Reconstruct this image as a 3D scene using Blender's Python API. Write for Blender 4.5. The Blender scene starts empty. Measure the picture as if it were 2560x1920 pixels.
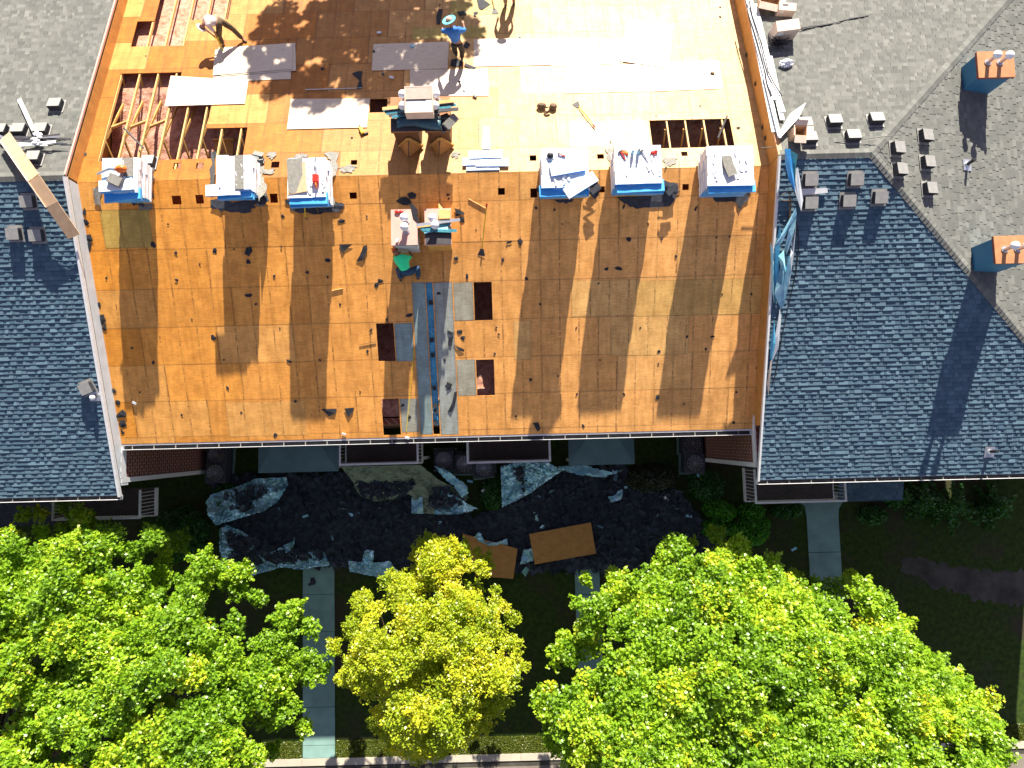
import bpy, math, random
import numpy as np
from mathutils import Vector, Matrix
R = math.radians
rnd = random.Random(7)
sc = bpy.context.scene

# ------------------------------------------------------------------ camera
H = 29.6
FPX = 1730.0                      # focal length in pixels of a 2560 wide picture
TH, PH = R(4.62), R(-1.4)
cam_d = bpy.data.cameras.new('camera'); cam = bpy.data.objects.new('camera', cam_d)
sc.collection.objects.link(cam); sc.camera = cam
cam_d.sensor_width = 36; cam_d.lens = FPX / 2560 * 36
cam_d.clip_start = 0.1; cam_d.clip_end = 2000
CR = Matrix.Rotation(TH, 4, 'X') @ Matrix.Rotation(PH, 4, 'Z')
cam.matrix_world = Matrix.Translation((0, 0, H)) @ CR
sc.render.resolution_x, sc.render.resolution_y = 1024, 768
# ------------------------------------------------------------------ light
EL, AZ = R(28.0), R(9.0)          # sun in the north, a little to the east
SUN = Vector((math.sin(AZ) * math.cos(EL), math.cos(AZ) * math.cos(EL), math.sin(EL)))
w = bpy.data.worlds.new('World'); sc.world = w; w.use_nodes = True
nt = w.node_tree; nt.nodes.clear()
sky = nt.nodes.new('ShaderNodeTexSky'); sky.sky_type = 'NISHITA'; sky.sun_disc = False
sky.sun_elevation = EL; sky.sun_rotation = AZ; sky.ozone_density = 1.5; sky.air_density = 1.0; sky.dust_density = 0.2
bg = nt.nodes.new('ShaderNodeBackground'); bg.inputs['Strength'].default_value = 0.052
wo = nt.nodes.new('ShaderNodeOutputWorld')
hs = nt.nodes.new('ShaderNodeHueSaturation'); hs.inputs['Saturation'].default_value = 0.62
nt.links.new(sky.outputs[0], hs.inputs['Color']); mx = nt.nodes.new('ShaderNodeMix'); mx.data_type = 'RGBA'; mx.blend_type = 'MULTIPLY'; mx.inputs[0].default_value = 1.0; mx.inputs[7].default_value = (1.12, 0.95, 1.08, 1); nt.links.new(hs.outputs[0], mx.inputs[6]); nt.links.new(mx.outputs[2], bg.inputs[0]); nt.links.new(bg.outputs[0], wo.inputs[0])
sd = bpy.data.lights.new('sun', 'SUN'); sd.energy = 5.0; sd.angle = R(0.5); sd.color = (1.0, 0.93, 0.80)
so = bpy.data.objects.new('sun', sd); sc.collection.objects.link(so)
so.rotation_euler = SUN.to_track_quat('Z', 'Y').to_euler(); so.location = (0, 30, 40)
sc.view_settings.view_transform = 'Standard'; sc.view_settings.look = 'None'
sc.view_settings.exposure = 1.55; sc.view_settings.gamma = 1.0
sc.cycles.max_bounces = 6; sc.cycles.transparent_max_bounces = 8

# ------------------------------------------------------------------ geometry helpers
YR, ZR, PIT = 8.10, 9.20, R(18.5)
CP, SP, TP = math.cos(PIT), math.sin(PIT), math.tan(PIT)
XL, XR, LS, LN = -13.04, 7.96, 8.36, 11.5
HL, HR = 0.55, 0.78
C3 = CR.to_3x3()
def ray(px, py): return C3 @ Vector(((px - 1280) / FPX, (960 - py) / FPX, -1.0))
def G(px, py, z=0.0):
    d = ray(px, py); t = (z - H) / d.z
    return Vector((d.x * t, d.y * t, z))
def S(px, py, h=0.0):             # south slope, h metres above it
    d = ray(px, py); t = (ZR + h - YR * TP - H) / (d.z - TP * d.y)
    return Vector((d.x * t, d.y * t, H + d.z * t))
def N(px, py, h=0.0):
    d = ray(px, py); t = (ZR + h + YR * TP - H) / (d.z + TP * d.y)
    return Vector((d.x * t, d.y * t, H + d.z * t))
def onx(px, py, x):               # point of the ray on the plane x = const
    d = ray(px, py); t = x / d.x
    return Vector((x, d.y * t, H + d.z * t))
def zs(y, h=0.0): return ZR - abs(y - YR) * TP + h
def fr(side, u, v, h=0.0, dz=0.0):    # slope frame -> world
    if side == 'S': return Vector((u, YR - v * CP - h * SP, ZR - v * SP + h * CP + dz))
    return Vector((u, YR + v * CP + h * SP, ZR - v * SP + h * CP + dz))
def slope_mat(side, p, rot=0.0):  # matrix with z along the slope normal, y up the picture
    if side == 'S': n = Vector((0, -SP, CP)); y = Vector((0, CP, SP))
    elif side == 'N': n = Vector((0, SP, CP)); y = Vector((0, CP, -SP))
    elif side == 'E': n = Vector((SP, 0, CP)); y = Vector((0, 1, 0))
    else: n = Vector((0, 0, 1)); y = Vector((0, 1, 0))
    x = y.cross(n)
    m = Matrix((x, y, n)).transposed().to_4x4()
    return Matrix.Translation(p) @ m @ Matrix.Rotation(rot, 4, 'Z')

class MB:
    def __init__(s): s.v = []; s.f = []; s.m = []
    def add(s, vs, fs, mi=0):
        b = len(s.v); s.v += [tuple(x) for x in vs]
        for f in fs: s.f.append([b + i for i in f]); s.m.append(mi)
        return s
    def box(s, x0, x1, y0, y1, z0, z1, mi=0, M=None):
        vs = [Vector((x, y, z)) for z in (z0, z1) for y in (y0, y1) for x in (x0, x1)]
        if M: vs = [M @ q for q in vs]
        return s.add(vs, [(0, 2, 3, 1), (4, 5, 7, 6), (0, 1, 5, 4), (1, 3, 7, 5), (3, 2, 6, 7), (2, 0, 4, 6)], mi)
    def slab(s, pts, t, mi=0, up=Vector((0, 0, 1))):      # polygon with thickness t under pts
        n = len(pts); a = [Vector(p) for p in pts]; b = [p - up * t for p in a]
        fs = [tuple(range(n)), tuple(range(2 * n - 1, n - 1, -1))] + [(i, i + n, (i + 1) % n + n, (i + 1) % n) for i in range(n)]
        return s.add(a + b, fs, mi)
    def bar(s, p, q, wd, ht, mi=0, up=Vector((0, 0, 1))):
        p, q = Vector(p), Vector(q); d = (q - p).normalized(); x = d.cross(up)
        if x.length < 1e-4: x = d.cross(Vector((1, 0, 0)))
        x.normalize(); z = x.cross(d)
        vs = [e + x * sx * wd / 2 + z * sz * ht / 2 for e in (p, q) for sx, sz in ((-1, -1), (1, -1), (1, 1), (-1, 1))]
        return s.add(vs, [(3, 2, 1, 0), (4, 5, 6, 7), (0, 1, 5, 4), (1, 2, 6, 5), (2, 3, 7, 6), (3, 0, 4, 7)], mi)
    def tube(s, pts, rad, n=8, mi=0, cap=True):
        pts = [Vector(p) for p in pts]; rs = rad if isinstance(rad, (list, tuple)) else [rad] * len(pts)
        vs = []
        for i, p in enumerate(pts):
            d = (pts[min(i + 1, len(pts) - 1)] - pts[max(i - 1, 0)]).normalized()
            a = d.orthogonal() if i == 0 else (a - d * a.dot(d))
            a = a.normalized(); b = d.cross(a)
            vs += [p + (a * math.cos(2 * math.pi * k / n) + b * math.sin(2 * math.pi * k / n)) * rs[i] for k in range(n)]
        fs = [(i * n + k, i * n + (k + 1) % n, (i + 1) * n + (k + 1) % n, (i + 1) * n + k) for i in range(len(pts) - 1) for k in range(n)]
        if cap: fs += [tuple(range(n - 1, -1, -1)), tuple(range((len(pts) - 1) * n, len(pts) * n))]
        return s.add(vs, fs, mi)
    def ball(s, c, rx, ry=None, rz=None, n=16, m=10, mi=0, z0=-1.0, M=None):
        ry = ry or rx; rz = rz or rx; vs = []; c = Vector(c)
        for j in range(m + 1):
            t = math.asin(z0) + (math.pi / 2 - math.asin(z0)) * j / m
            for i in range(n):
                a = 2 * math.pi * i / n; q = Vector((rx * math.cos(t) * math.cos(a), ry * math.cos(t) * math.sin(a), rz * math.sin(t)))
                vs.append(c + (M @ q if M else q))
        fs = [(j * n + i, j * n + (i + 1) % n, (j + 1) * n + (i + 1) % n, (j + 1) * n + i) for j in range(m) for i in range(n)]
        return s.add(vs, fs, mi)
    def mesh(s, name, smooth=False):
        me = bpy.data.meshes.new(name); me.from_pydata(s.v, [], s.f); me.polygons.foreach_set('material_index', s.m)
        if smooth: me.polygons.foreach_set('use_smooth', [True] * len(s.f))
        me.update(); return me
def mk(name, mb, mats, parent=None, M=None, smooth=False, bevel=0.0):
    me = mb.mesh(name, smooth) if isinstance(mb, MB) else mb
    for m in (mats if isinstance(mats, (list, tuple)) else [mats]): me.materials.append(m)
    o = bpy.data.objects.new(name, me); sc.collection.objects.link(o)
    if parent: o.parent = parent
    if M: o.matrix_local = M
    if bevel:
        b = o.modifiers.new('b', 'BEVEL'); b.width = bevel; b.segments = 2; b.limit_method = 'ANGLE'
    return o
def tag(o, label=None, cat=None, group=None, kind=None):
    if label: o['label'] = label
    if cat: o['category'] = cat
    if group: o['group'] = group
    if kind: o['kind'] = kind
    return o
def empty(name, M, label, cat, group=None):
    o = bpy.data.objects.new(name, None); sc.collection.objects.link(o); o.empty_display_size = 0.2
    o.matrix_world = M if isinstance(M, Matrix) else Matrix.Translation(M)
    return tag(o, label, cat, group)
def kids(o): return [c for c in sc.collection.objects if c.parent == o]
def dup(root, M, label=None, group=None):
    r = root.copy(); sc.collection.objects.link(r); r.matrix_world = M
    if label: r['label'] = label
    if group: r['group'] = group
    for ch in kids(root):
        c = ch.copy(); sc.collection.objects.link(c); c.parent = r
        for g in kids(ch):
            d = g.copy(); sc.collection.objects.link(d); d.parent = c
    return r
T = Matrix.Translation

# ------------------------------------------------------------------ materials
def lin(c):
    if isinstance(c, str):
        c = [int(c[i:i + 2], 16) / 255 for i in (1, 3, 5)]
        c = [x / 12.92 if x <= 0.04045 else ((x + 0.055) / 1.055) ** 2.4 for x in c]
    return (*c[:3], 1.0)
class NT:
    def __init__(s, name):
        s.m = bpy.data.materials.new(name); s.m.use_nodes = True; s.t = s.m.node_tree; s.t.nodes.clear()
        s.out = s.n('ShaderNodeOutputMaterial')
    def n(s, kind, **k):
        x = s.t.nodes.new(kind)
        for a, b in k.items():
            if a.startswith('i_'): x.inputs[a[2:].replace('_', ' ')].default_value = b
            else: setattr(x, a, b)
        return x
    def l(s, a, b): s.t.links.new(a, b)
    def math(s, op, a, b=None, clamp=False):
        x = s.n('ShaderNodeMath', operation=op, use_clamp=clamp)
        for i, q in enumerate((a, b)):
            if q is None: continue
            if isinstance(q, (int, float)): x.inputs[i].default_value = q
            else: s.l(q, x.inputs[i])
        return x.outputs[0]
    def mix(s, f, a, b, mode='MIX'):
        x = s.n('ShaderNodeMix', data_type='RGBA', blend_type=mode)
        for i, q in ((0, f), (6, a), (7, b)):
            if isinstance(q, (int, float)): x.inputs[i].default_value = q
            elif isinstance(q, (tuple, list)): x.inputs[i].default_value = q
            else: s.l(q, x.inputs[i])
        return x.outputs[2]
    def coord(s, scale=(1, 1, 1), kind='Object', rot=(0, 0, 0)):
        tc = s.n('ShaderNodeTexCoord'); mp = s.n('ShaderNodeMapping'); mp.inputs['Scale'].default_value = scale
        mp.inputs['Rotation'].default_value = rot
        s.l(tc.outputs[kind], mp.inputs[0]); return mp.outputs[0]
    def noise(s, scale, detail=4, vec=None, rough=0.6):
        x = s.n('ShaderNodeTexNoise'); x.inputs['Scale'].default_value = scale; x.inputs['Detail'].default_value = detail
        x.inputs['Roughness'].default_value = rough
        if vec is not None: s.l(vec, x.inputs['Vector'])
        return x.outputs['Fac']
    def ramp(s, f, stops, interp='LINEAR'):
        x = s.n('ShaderNodeValToRGB'); x.color_ramp.interpolation = interp; e = x.color_ramp.elements
        while len(e) < len(stops): e.new(0.5)
        for q, (p, c) in zip(e, stops): q.position = p; q.color = c if isinstance(c, tuple) else (c, c, c, 1)
        s.l(f, x.inputs[0]); return x.outputs[0]
    def bsdf(s, col, rough=0.6, spec=0.5, metal=0.0, bump=None, bs=0.3, bd=0.02):
        b = s.n('ShaderNodeBsdfPrincipled')
        if isinstance(col, tuple): b.inputs['Base Color'].default_value = col
        else: s.l(col, b.inputs['Base Color'])
        if isinstance(rough, (int, float)): b.inputs['Roughness'].default_value = rough
        else: s.l(rough, b.inputs['Roughness'])
        b.inputs['Specular IOR Level'].default_value = spec; b.inputs['Metallic'].default_value = metal
        if bump is not None:
            x = s.n('ShaderNodeBump'); x.inputs['Strength'].default_value = bs; x.inputs['Distance'].default_value = bd
            s.l(bump, x.inputs['Height']); s.l(x.outputs[0], b.inputs['Normal'])
        s.l(b.outputs[0], s.out.inputs[0]); return b
def plain(name, c, rough=0.6, var=0.18, scale=6, spec=0.4, metal=0.0, vec=(1, 1, 1), bs=0.2):
    t = NT(name); c = lin(c); v = t.coord(vec); f = t.noise(scale, 5, v)
    a = tuple(x * (1 - var) for x in c[:3]) + (1,); b = tuple(min(1, x * (1 + var)) for x in c[:3]) + (1,)
    t.bsdf(t.ramp(f, [(0.3, a), (0.7, b)]), rough, spec, metal, f, bs, 0.01); return t.m

def sheathing():
    t = NT('sheathing'); at = t.n('ShaderNodeAttribute', attribute_name='tint'); ex = t.n('ShaderNodeAttribute', attribute_name='ext')
    uv = t.n('ShaderNodeAttribute', attribute_name='loc')
    su = t.n('ShaderNodeSeparateXYZ'); t.l(uv.outputs['Vector'], su.inputs[0])
    se = t.n('ShaderNodeSeparateXYZ'); t.l(ex.outputs['Vector'], se.inputs[0])
    u, v = su.outputs[0], su.outputs[1]
    d = t.math('MINIMUM', t.math('MINIMUM', u, t.math('SUBTRACT', se.outputs[0], u)), t.math('MINIMUM', v, t.math('SUBTRACT', se.outputs[1], v)))
    n1 = t.noise(2.2, 5, t.coord((1, 1, 1)))
    grain = t.noise(9, 6, t.coord((0.35, 5, 5)), 0.7)
    fine = t.noise(38, 3, t.coord((0.25, 1.5, 1.5)), 0.6)
    knots = t.noise(7, 2, t.coord((1.2, 1.6, 1.6)))
    streak = t.noise(3.5, 4, t.coord((2.5, 0.35, 0.35)))
    edge = t.math('LESS_THAN', d, t.math('MULTIPLY', t.noise(3, 3, t.coord()), 0.022))
    soft = t.ramp(d, [(0.0, 0.90), (0.05, 1.0)])
    nails = t.math('PINGPONG', t.math('ADD', u, 0.02), 0.305)        # rafter lines every 61 cm
    nl = t.math('MULTIPLY', t.math('LESS_THAN', nails, t.math('MULTIPLY', t.noise(5, 4, t.coord((3, 1, 1))), 0.046)), t.math('GREATER_THAN', t.noise(9, 3, t.coord((1, 1, 1))), 0.45))
    soft_l = t.ramp(nails, [(0.0, 0.95), (0.10, 1.0)])
    c = at.outputs['Color']
    c = t.mix(1.0, c, t.ramp(n1, [(0.3, (0.80, 0.76, 0.70, 1)), (0.7, (1.14, 1.12, 1.08, 1))]), 'MULTIPLY')
    c = t.mix(1.0, c, t.ramp(grain, [(0.3, (0.80, 0.74, 0.66, 1)), (0.62, (1.08, 1.08, 1.08, 1))]), 'MULTIPLY')
    c = t.mix(1.0, c, t.ramp(fine, [(0.3, (0.86, 0.84, 0.8, 1)), (0.6, (1.04, 1.04, 1.04, 1))]), 'MULTIPLY')
    c = t.mix(1.0, c, t.ramp(streak, [(0.3, (0.84, 0.80, 0.74, 1)), (0.6, (1.03, 1.03, 1.03, 1))]), 'MULTIPLY')
    c = t.mix(1.0, c, soft, 'MULTIPLY'); c = t.mix(1.0, c, soft_l, 'MULTIPLY')
    kn = t.ramp(knots, [(0.70, 0.0), (0.74, 1.0)])
    c = t.mix(t.math('MULTIPLY', kn, 0.6), c, lin((0.16, 0.07, 0.02)))
    c = t.mix(t.math('MULTIPLY', nl, t.ramp(n1, [(0.44, 0.08), (0.60, 0.60)])), c, lin((0.14, 0.06, 0.025)))
    c = t.mix(t.math('MULTIPLY', edge, 0.32), c, lin((0.07, 0.03, 0.015)))
    t.bsdf(c, t.ramp(grain, [(0.3, 0.62), (0.7, 0.5)]), 0.27, 0, t.math('ADD', grain, n1), 0.25, 0.006)
    return t.m
def fresh_ply():
    t = NT('fresh_plywood'); g = t.noise(6, 6, t.coord((0.6, 6, 6))); k = t.noise(9, 1, t.coord((1, 1, 1)))
    c = t.ramp(g, [(0.3, lin((0.50, 0.38, 0.27))), (0.7, lin((0.70, 0.58, 0.46)))])
    c = t.mix(t.ramp(k, [(0.72, 0.0), (0.76, 0.6)]), c, lin((0.25, 0.14, 0.08)))
    t.bsdf(c, 0.5, 0.45, 0, g, 0.15, 0.004); return t.m
def wood(name, a, b, rough=0.6):
    t = NT(name); g = t.noise(5, 6, t.coord((0.8, 5, 5))); f = t.noise(3, 3, t.coord())
    c = t.ramp(g, [(0.3, lin(a)), (0.7, lin(b))]); c = t.mix(1.0, c, t.ramp(f, [(0.3, 0.8), (0.7, 1.1)]), 'MULTIPLY')
    t.bsdf(c, rough, 0.35, 0, g, 0.2, 0.004); return t.m
def shingle(name, a, b):
    t = NT(name); g = t.n('ShaderNodeNewGeometry'); r = g.outputs['Random Per Island']
    c = t.ramp(r, [(0.0, lin(a)), (0.45, lin([x * 0.5 + y * 0.5 for x, y in zip(a, b)])), (0.8, lin(b)), (1.0, lin([x * 1.18 for x in b]))])
    f = t.noise(60, 3, t.coord()); big = t.noise(1.1, 3, t.coord())
    c = t.mix(1.0, c, t.ramp(f, [(0.3, 0.82), (0.7, 1.16)]), 'MULTIPLY'); c = t.mix(1.0, c, t.ramp(big, [(0.3, 0.92), (0.7, 1.06)]), 'MULTIPLY')
    t.bsdf(c, 0.85, 0.25, 0, f, 0.5, 0.003); return t.m
def leafmat(name, stops, trans=0.45):
    t = NT(name); g = t.n('ShaderNodeNewGeometry'); at = t.n('ShaderNodeAttribute', attribute_name='hue')
    f = t.math('ADD', t.math('MULTIPLY', g.outputs['Random Per Island'], 0.45), t.math('MULTIPLY', at.outputs['Fac'], 0.55))
    c = t.ramp(f, [(p, lin(q)) for p, q in stops])
    b = t.n('ShaderNodeBsdfPrincipled'); t.l(c, b.inputs['Base Color']); b.inputs['Roughness'].default_value = 0.36; b.inputs['Specular IOR Level'].default_value = 0.5
    tr = t.n('ShaderNodeBsdfTranslucent'); t.l(t.mix(1.0, c, (1.3, 1.25, 0.45, 1), 'MULTIPLY'), tr.inputs[0])
    m = t.n('ShaderNodeMixShader'); m.inputs[0].default_value = trans; t.l(b.outputs[0], m.inputs[1]); t.l(tr.outputs[0], m.inputs[2])
    t.l(m.outputs[0], t.out.inputs[0]); return t.m
def ground_mat():
    t = NT('lawn'); n1 = t.noise(0.35, 5, t.coord()); n2 = t.noise(5, 5, t.coord()); n3 = t.noise(40, 3, t.coord())
    g = t.ramp(n2, [(0.3, lin((0.016, 0.036, 0.008))), (0.7, lin((0.055, 0.085, 0.016)))])
    d = t.ramp(n3, [(0.3, lin((0.035, 0.028, 0.018))), (0.7, lin((0.075, 0.058, 0.04)))])
    c = t.mix(t.ramp(n1, [(0.50, 0.0), (0.66, 0.9)]), g, d)
    t.bsdf(c, 0.95, 0.1, 0, n3, 0.8, 0.03); return t.m
def brick():
    t = NT('brick'); sp = t.n('ShaderNodeSeparateXYZ'); t.l(t.coord(), sp.inputs[0]); cb = t.n('ShaderNodeCombineXYZ'); t.l(t.math('ADD', sp.outputs[0], sp.outputs[1]), cb.inputs[0]); t.l(sp.outputs[2], cb.inputs[1]); v = cb.outputs[0]
    b = t.n('ShaderNodeTexBrick'); t.l(v, b.inputs['Vector']); b.inputs['Scale'].default_value = 1
    b.inputs['Brick Width'].default_value = 0.23; b.inputs['Row Height'].default_value = 0.15; b.inputs['Mortar Size'].default_value = 0.014
    b.inputs['Color1'].default_value = lin((0.22, 0.06, 0.03)); b.inputs['Color2'].default_value = lin((0.15, 0.045, 0.025)); b.inputs['Mortar'].default_value = lin((0.32, 0.27, 0.24))
    t.bsdf(b.outputs[0], 0.9, 0.2, 0, t.noise(30, 3, t.coord()), 0.3, 0.005); return t.m
def concrete(name, c, var=0.12):
    t = NT(name); a = t.noise(1.2, 6, t.coord()); b = t.noise(45, 3, t.coord()); c = lin(c)
    k = t.ramp(a, [(0.3, tuple(x * (1 - var) for x in c[:3]) + (1,)), (0.7, tuple(x * (1 + var) for x in c[:3]) + (1,))])
    k = t.mix(1.0, k, t.ramp(b, [(0.3, 0.88), (0.7, 1.1)]), 'MULTIPLY')
    t.bsdf(k, 0.85, 0.25, 0, b, 0.3, 0.004); return t.m
def insul():
    t = NT('insulation'); a = t.noise(5, 6, t.coord(), 0.7); b = t.noise(22, 5, t.coord(), 0.7)
    c = t.ramp(a, [(0.3, lin((0.30, 0.12, 0.07))), (0.5, lin((0.56, 0.29, 0.20))), (0.75, lin((0.68, 0.42, 0.34)))])
    t.bsdf(c, 0.95, 0.1, 0, t.math('ADD', a, t.math('MULTIPLY', b, 0.4)), 1.0, 0.08); return t.m
def tarp(name, a, b, rough=0.4, metal=0.0):
    t = NT(name); v = t.noise(3, 5, t.coord()); f = t.noise(12, 4, t.coord((1, 3, 1)))
    t.bsdf(t.ramp(v, [(0.3, lin(a)), (0.7, lin(b))]), rough, 0.5, metal, f, 0.25, 0.02); return t.m

M_SHEATH = sheathing(); M_PLY = fresh_ply()
M_LUM = wood('lumber', (0.60, 0.34, 0.10), (0.76, 0.48, 0.19)); M_WOODD = wood('weathered_wood', (0.48, 0.25, 0.06), (0.66, 0.38, 0.11))
M_WALLPLY = wood('wall_sheathing', (0.42, 0.19, 0.045), (0.58, 0.29, 0.08))
M_CAPWOOD = wood('top_plate', (0.55, 0.27, 0.13), (0.68, 0.36, 0.18))
M_SH = shingle('grey_shingle', (0.125, 0.128, 0.118), (0.165, 0.167, 0.152)); M_SHS = shingle('shade_blue_shingle', (0.056, 0.104, 0.150), (0.090, 0.150, 0.196))  # second shingle: blue sky shade put into the colour of the south slopes
M_INS = insul(); M_BRICK = brick(); M_LAWN = ground_mat()
M_CONC = concrete('concrete', (0.20, 0.33, 0.30), .2); M_KERB = concrete('kerb_concrete', (0.46, 0.41, 0.33)); M_ROAD = concrete('asphalt', (0.20, 0.17, 0.14), 0.2)  # path concrete: the teal of its shade is put into the colour
M_DIRT = concrete('dirt', (0.062, 0.058, 0.046), 0.5)
M_FELT = plain('roofing_felt', (0.022, 0.024, 0.030), 0.8, 0.4); M_SHGREY = plain('shingle_granules', (0.22, 0.21, 0.185), 0.9, 0.25, 14)
M_SHDK = plain('torn_shingle', (0.05, 0.055, 0.07), 0.9, 0.4, 8)
M_WRAP = tarp('white_wrapper', (0.66, 0.68, 0.72), (0.84, 0.85, 0.87), 0.45); M_WBLUE = tarp('blue_wrapper', (0.04, 0.30, 0.70), (0.08, 0.42, 0.85), 0.4)
M_WHITE = plain('white_paint', (0.72, 0.72, 0.72), 0.5, 0.08); M_SIDING = plain('siding', (0.52, 0.55, 0.58), 0.6, 0.10, 3)
M_BODY = plain('chimney_siding', (0.035, 0.17, 0.30), 0.6, 0.12, 3)  # white siding, the deep blue of its shaded faces put into the colour
M_DARKS = plain('dark_panel', (0.05, 0.045, 0.05), 0.6, 0.3)
M_CAPR = plain('rusty_cap', (0.44, 0.20, 0.09), 0.5, 0.15, 4); M_CAPP = plain('pink_cap', (0.58, 0.33, 0.27), 0.6, 0.10, 4); M_TRIMR = plain('cap_edge', (0.24, 0.04, 0.03), 0.5)
M_GALV = plain('galvanised_steel', (0.58, 0.59, 0.62), 0.3, 0.12, 8, 0.5, 0.75); M_CAPW = plain('vent_cap', (0.80, 0.81, 0.84), 0.35, 0.06)
M_VENT = plain('vent_top', (0.27, 0.265, 0.255), 0.7, 0.12); M_VENTD = plain('vent_louvre', (0.055, 0.055, 0.06), 0.7, 0.2)
M_CARD = plain('cardboard', (0.56, 0.37, 0.22), 0.8, 0.10, 5); M_CARDL = plain('pale_cardboard', (0.66, 0.52, 0.42), 0.8, 0.10, 5)
M_TEAL = plain('teal_flashing', (0.06, 0.24, 0.30), 0.35, 0.3, 8, 0.5, 0.3); M_NAVY = tarp('navy_tarp', (0.02, 0.05, 0.08), (0.04, 0.12, 0.15), 0.5)
M_CRATE = wood('dark_stained_wood', (0.10, 0.045, 0.02), (0.17, 0.08, 0.035)); M_FOIL = tarp('blue_foil', (0.05, 0.28, 0.48), (0.10, 0.42, 0.62), 0.35); M_CYAN = tarp('cyan_film', (0.16, 0.50, 0.66), (0.42, 0.70, 0.78), 0.35)
M_TARP = tarp('silver_tarp', (0.12, 0.34, 0.44), (0.46, 0.72, 0.80), 0.28, 0.55); M_KHAKI = tarp('khaki_tarp', (0.10, 0.14, 0.09), (0.20, 0.26, 0.18), 0.6)
M_DEBRIS = plain('shingle_debris', (0.035, 0.045, 0.060), 0.85, 0.5, 5)
M_GLASS = plain('window_glass', (0.02, 0.03, 0.04), 0.08, 0.1, 2, 0.8)
M_DECK = wood('deck_boards', (0.05, 0.04, 0.035), (0.10, 0.08, 0.07), 0.7); M_PORCH = concrete('porch_roofing', (0.10, 0.17, 0.20), 0.15)
M_BLK = plain('black_rubber', (0.02, 0.02, 0.022), 0.5); M_YEL = plain('yellow_handle', (0.75, 0.55, 0.03), 0.4, 0.08); M_RED = plain('red_plastic', (0.55, 0.03, 0.02), 0.35, 0.1)
M_ORG = plain('orange_plastic', (0.80, 0.16, 0.02), 0.35, 0.1); M_BARK = plain('bark', (0.09, 0.06, 0.04), 0.95, 0.4, 12, 0.1, 0, (4, 4, 1), 0.8)
M_SKIN = plain('skin', (0.30, 0.14, 0.08), 0.55, 0.06); M_HAIR = plain('hair', (0.015, 0.01, 0.008), 0.7)
M_TWIG = plain('twig', (0.16, 0.10, 0.06), 0.9)
M_BRN = plain('brown_leather', (0.14, 0.08, 0.04), 0.7, 0.3, 20)

# ------------------------------------------------------------------ setting
g = 400
mk('ground', MB().add([(-g, -g, 0), (g, -g, 0), (g, g, 0), (-g, g, 0)], [(0, 1, 2, 3)]), M_LAWN)['kind'] = 'structure'
def quad_sheet(name, pts, z, m, kind='structure'):
    o = mk(name, MB().slab([(p[0], p[1], z) for p in pts], 0.06), m); o['kind'] = kind; return o
def walk(px0, px1, pts_y, name, wtop=None):
    a = [G(px0, y) for y in pts_y]; b = [G(px1, y) for y in pts_y]
    x0 = sum(p.x for p in a) / len(a); x1 = sum(p.x for p in b) / len(b)
    mb = MB(); y = a[0].y; yend = a[-1].y; k = 0
    while y > yend + 0.05:
        y2 = max(y - 1.52, yend); mb.slab([(x0, y, 0.05), (x1, y, 0.05), (x1, y2 + 0.02, 0.05), (x0, y2 + 0.02, 0.05)][::-1], 0.045); y = y2; k += 1
    return mb, x0, x1, a[0].y
for px0, px1, ys, nm in ((758, 837, (1395, 1896), 'path'), (1443, 1505, (1395, 1880), 'path')):
    mb, *_ = walk(px0, px1, ys, nm); mk(nm, mb, M_CONC)['kind'] = 'structure'
mb, x0, x1, yt = walk(2032, 2112, (1290, 1860), 'path')
fl = [(x0, yt + 0.0), (x0 - 0.05, yt + 0.3), (x0 - 0.28, yt + 0.62), (x0 - 0.32, yt + 1.0), (x1 + 0.32, yt + 1.0), (x1 + 0.25, yt + 0.62), (x1 + 0.05, yt + 0.3), (x1, yt)]
mb.slab([(a, b, 0.05) for a, b in fl][::-1], 0.045); mk('path', mb, M_CONC)['kind'] = 'structure'
# pavement edge, kerb and road
yk0 = G(1000, 1890).y; yk1 = yk0 - 0.28
mb = MB(); x = -60.0
while x < 60: mb.box(x, x + 2.99, yk1, yk0, -0.2, 0.06); x += 3.0
mk('kerb', mb, M_KERB)['kind'] = 'structure'
mk('road', MB().box(-300, 300, yk1 - 9, yk1 - 0.002, -0.4, 0.012), M_ROAD)['kind'] = 'structure'
mk('gutter_strip', MB().box(-300, 300, yk1 - 0.22, yk1 - 0.003, -0.39, 0.017), M_DIRT)['kind'] = 'structure'
# worn dirt track on the right lawn
tr = [(2250, 1400), (2275, 1390), (2330, 1404), (2390, 1412), (2460, 1428), (2560, 1425), (2700, 1440), (2700, 1550), (2580, 1520), (2500, 1506), (2440, 1500), (2380, 1475), (2330, 1468), (2300, 1440), (2262, 1430)]
tp_ = [G(a, b, 0.004) for a, b in tr]; to_ = []
for i in range(len(tp_)):
    a, b = tp_[i], tp_[(i + 1) % len(tp_)]; n = max(2, int((b - a).length / .12)); d = (b - a); nn = Vector((-d.y, d.x, 0)).normalized()
    for k in range(n): to_.append(a + d * (k / n) + nn * rnd.gauss(0, .09))
cc = sum(to_, Vector()) / len(to_); o = mk('dirt_track', MB().add([p for p in to_][::-1], [tuple(range(len(to_)))]), M_DIRT); o['kind'] = 'structure'

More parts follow.
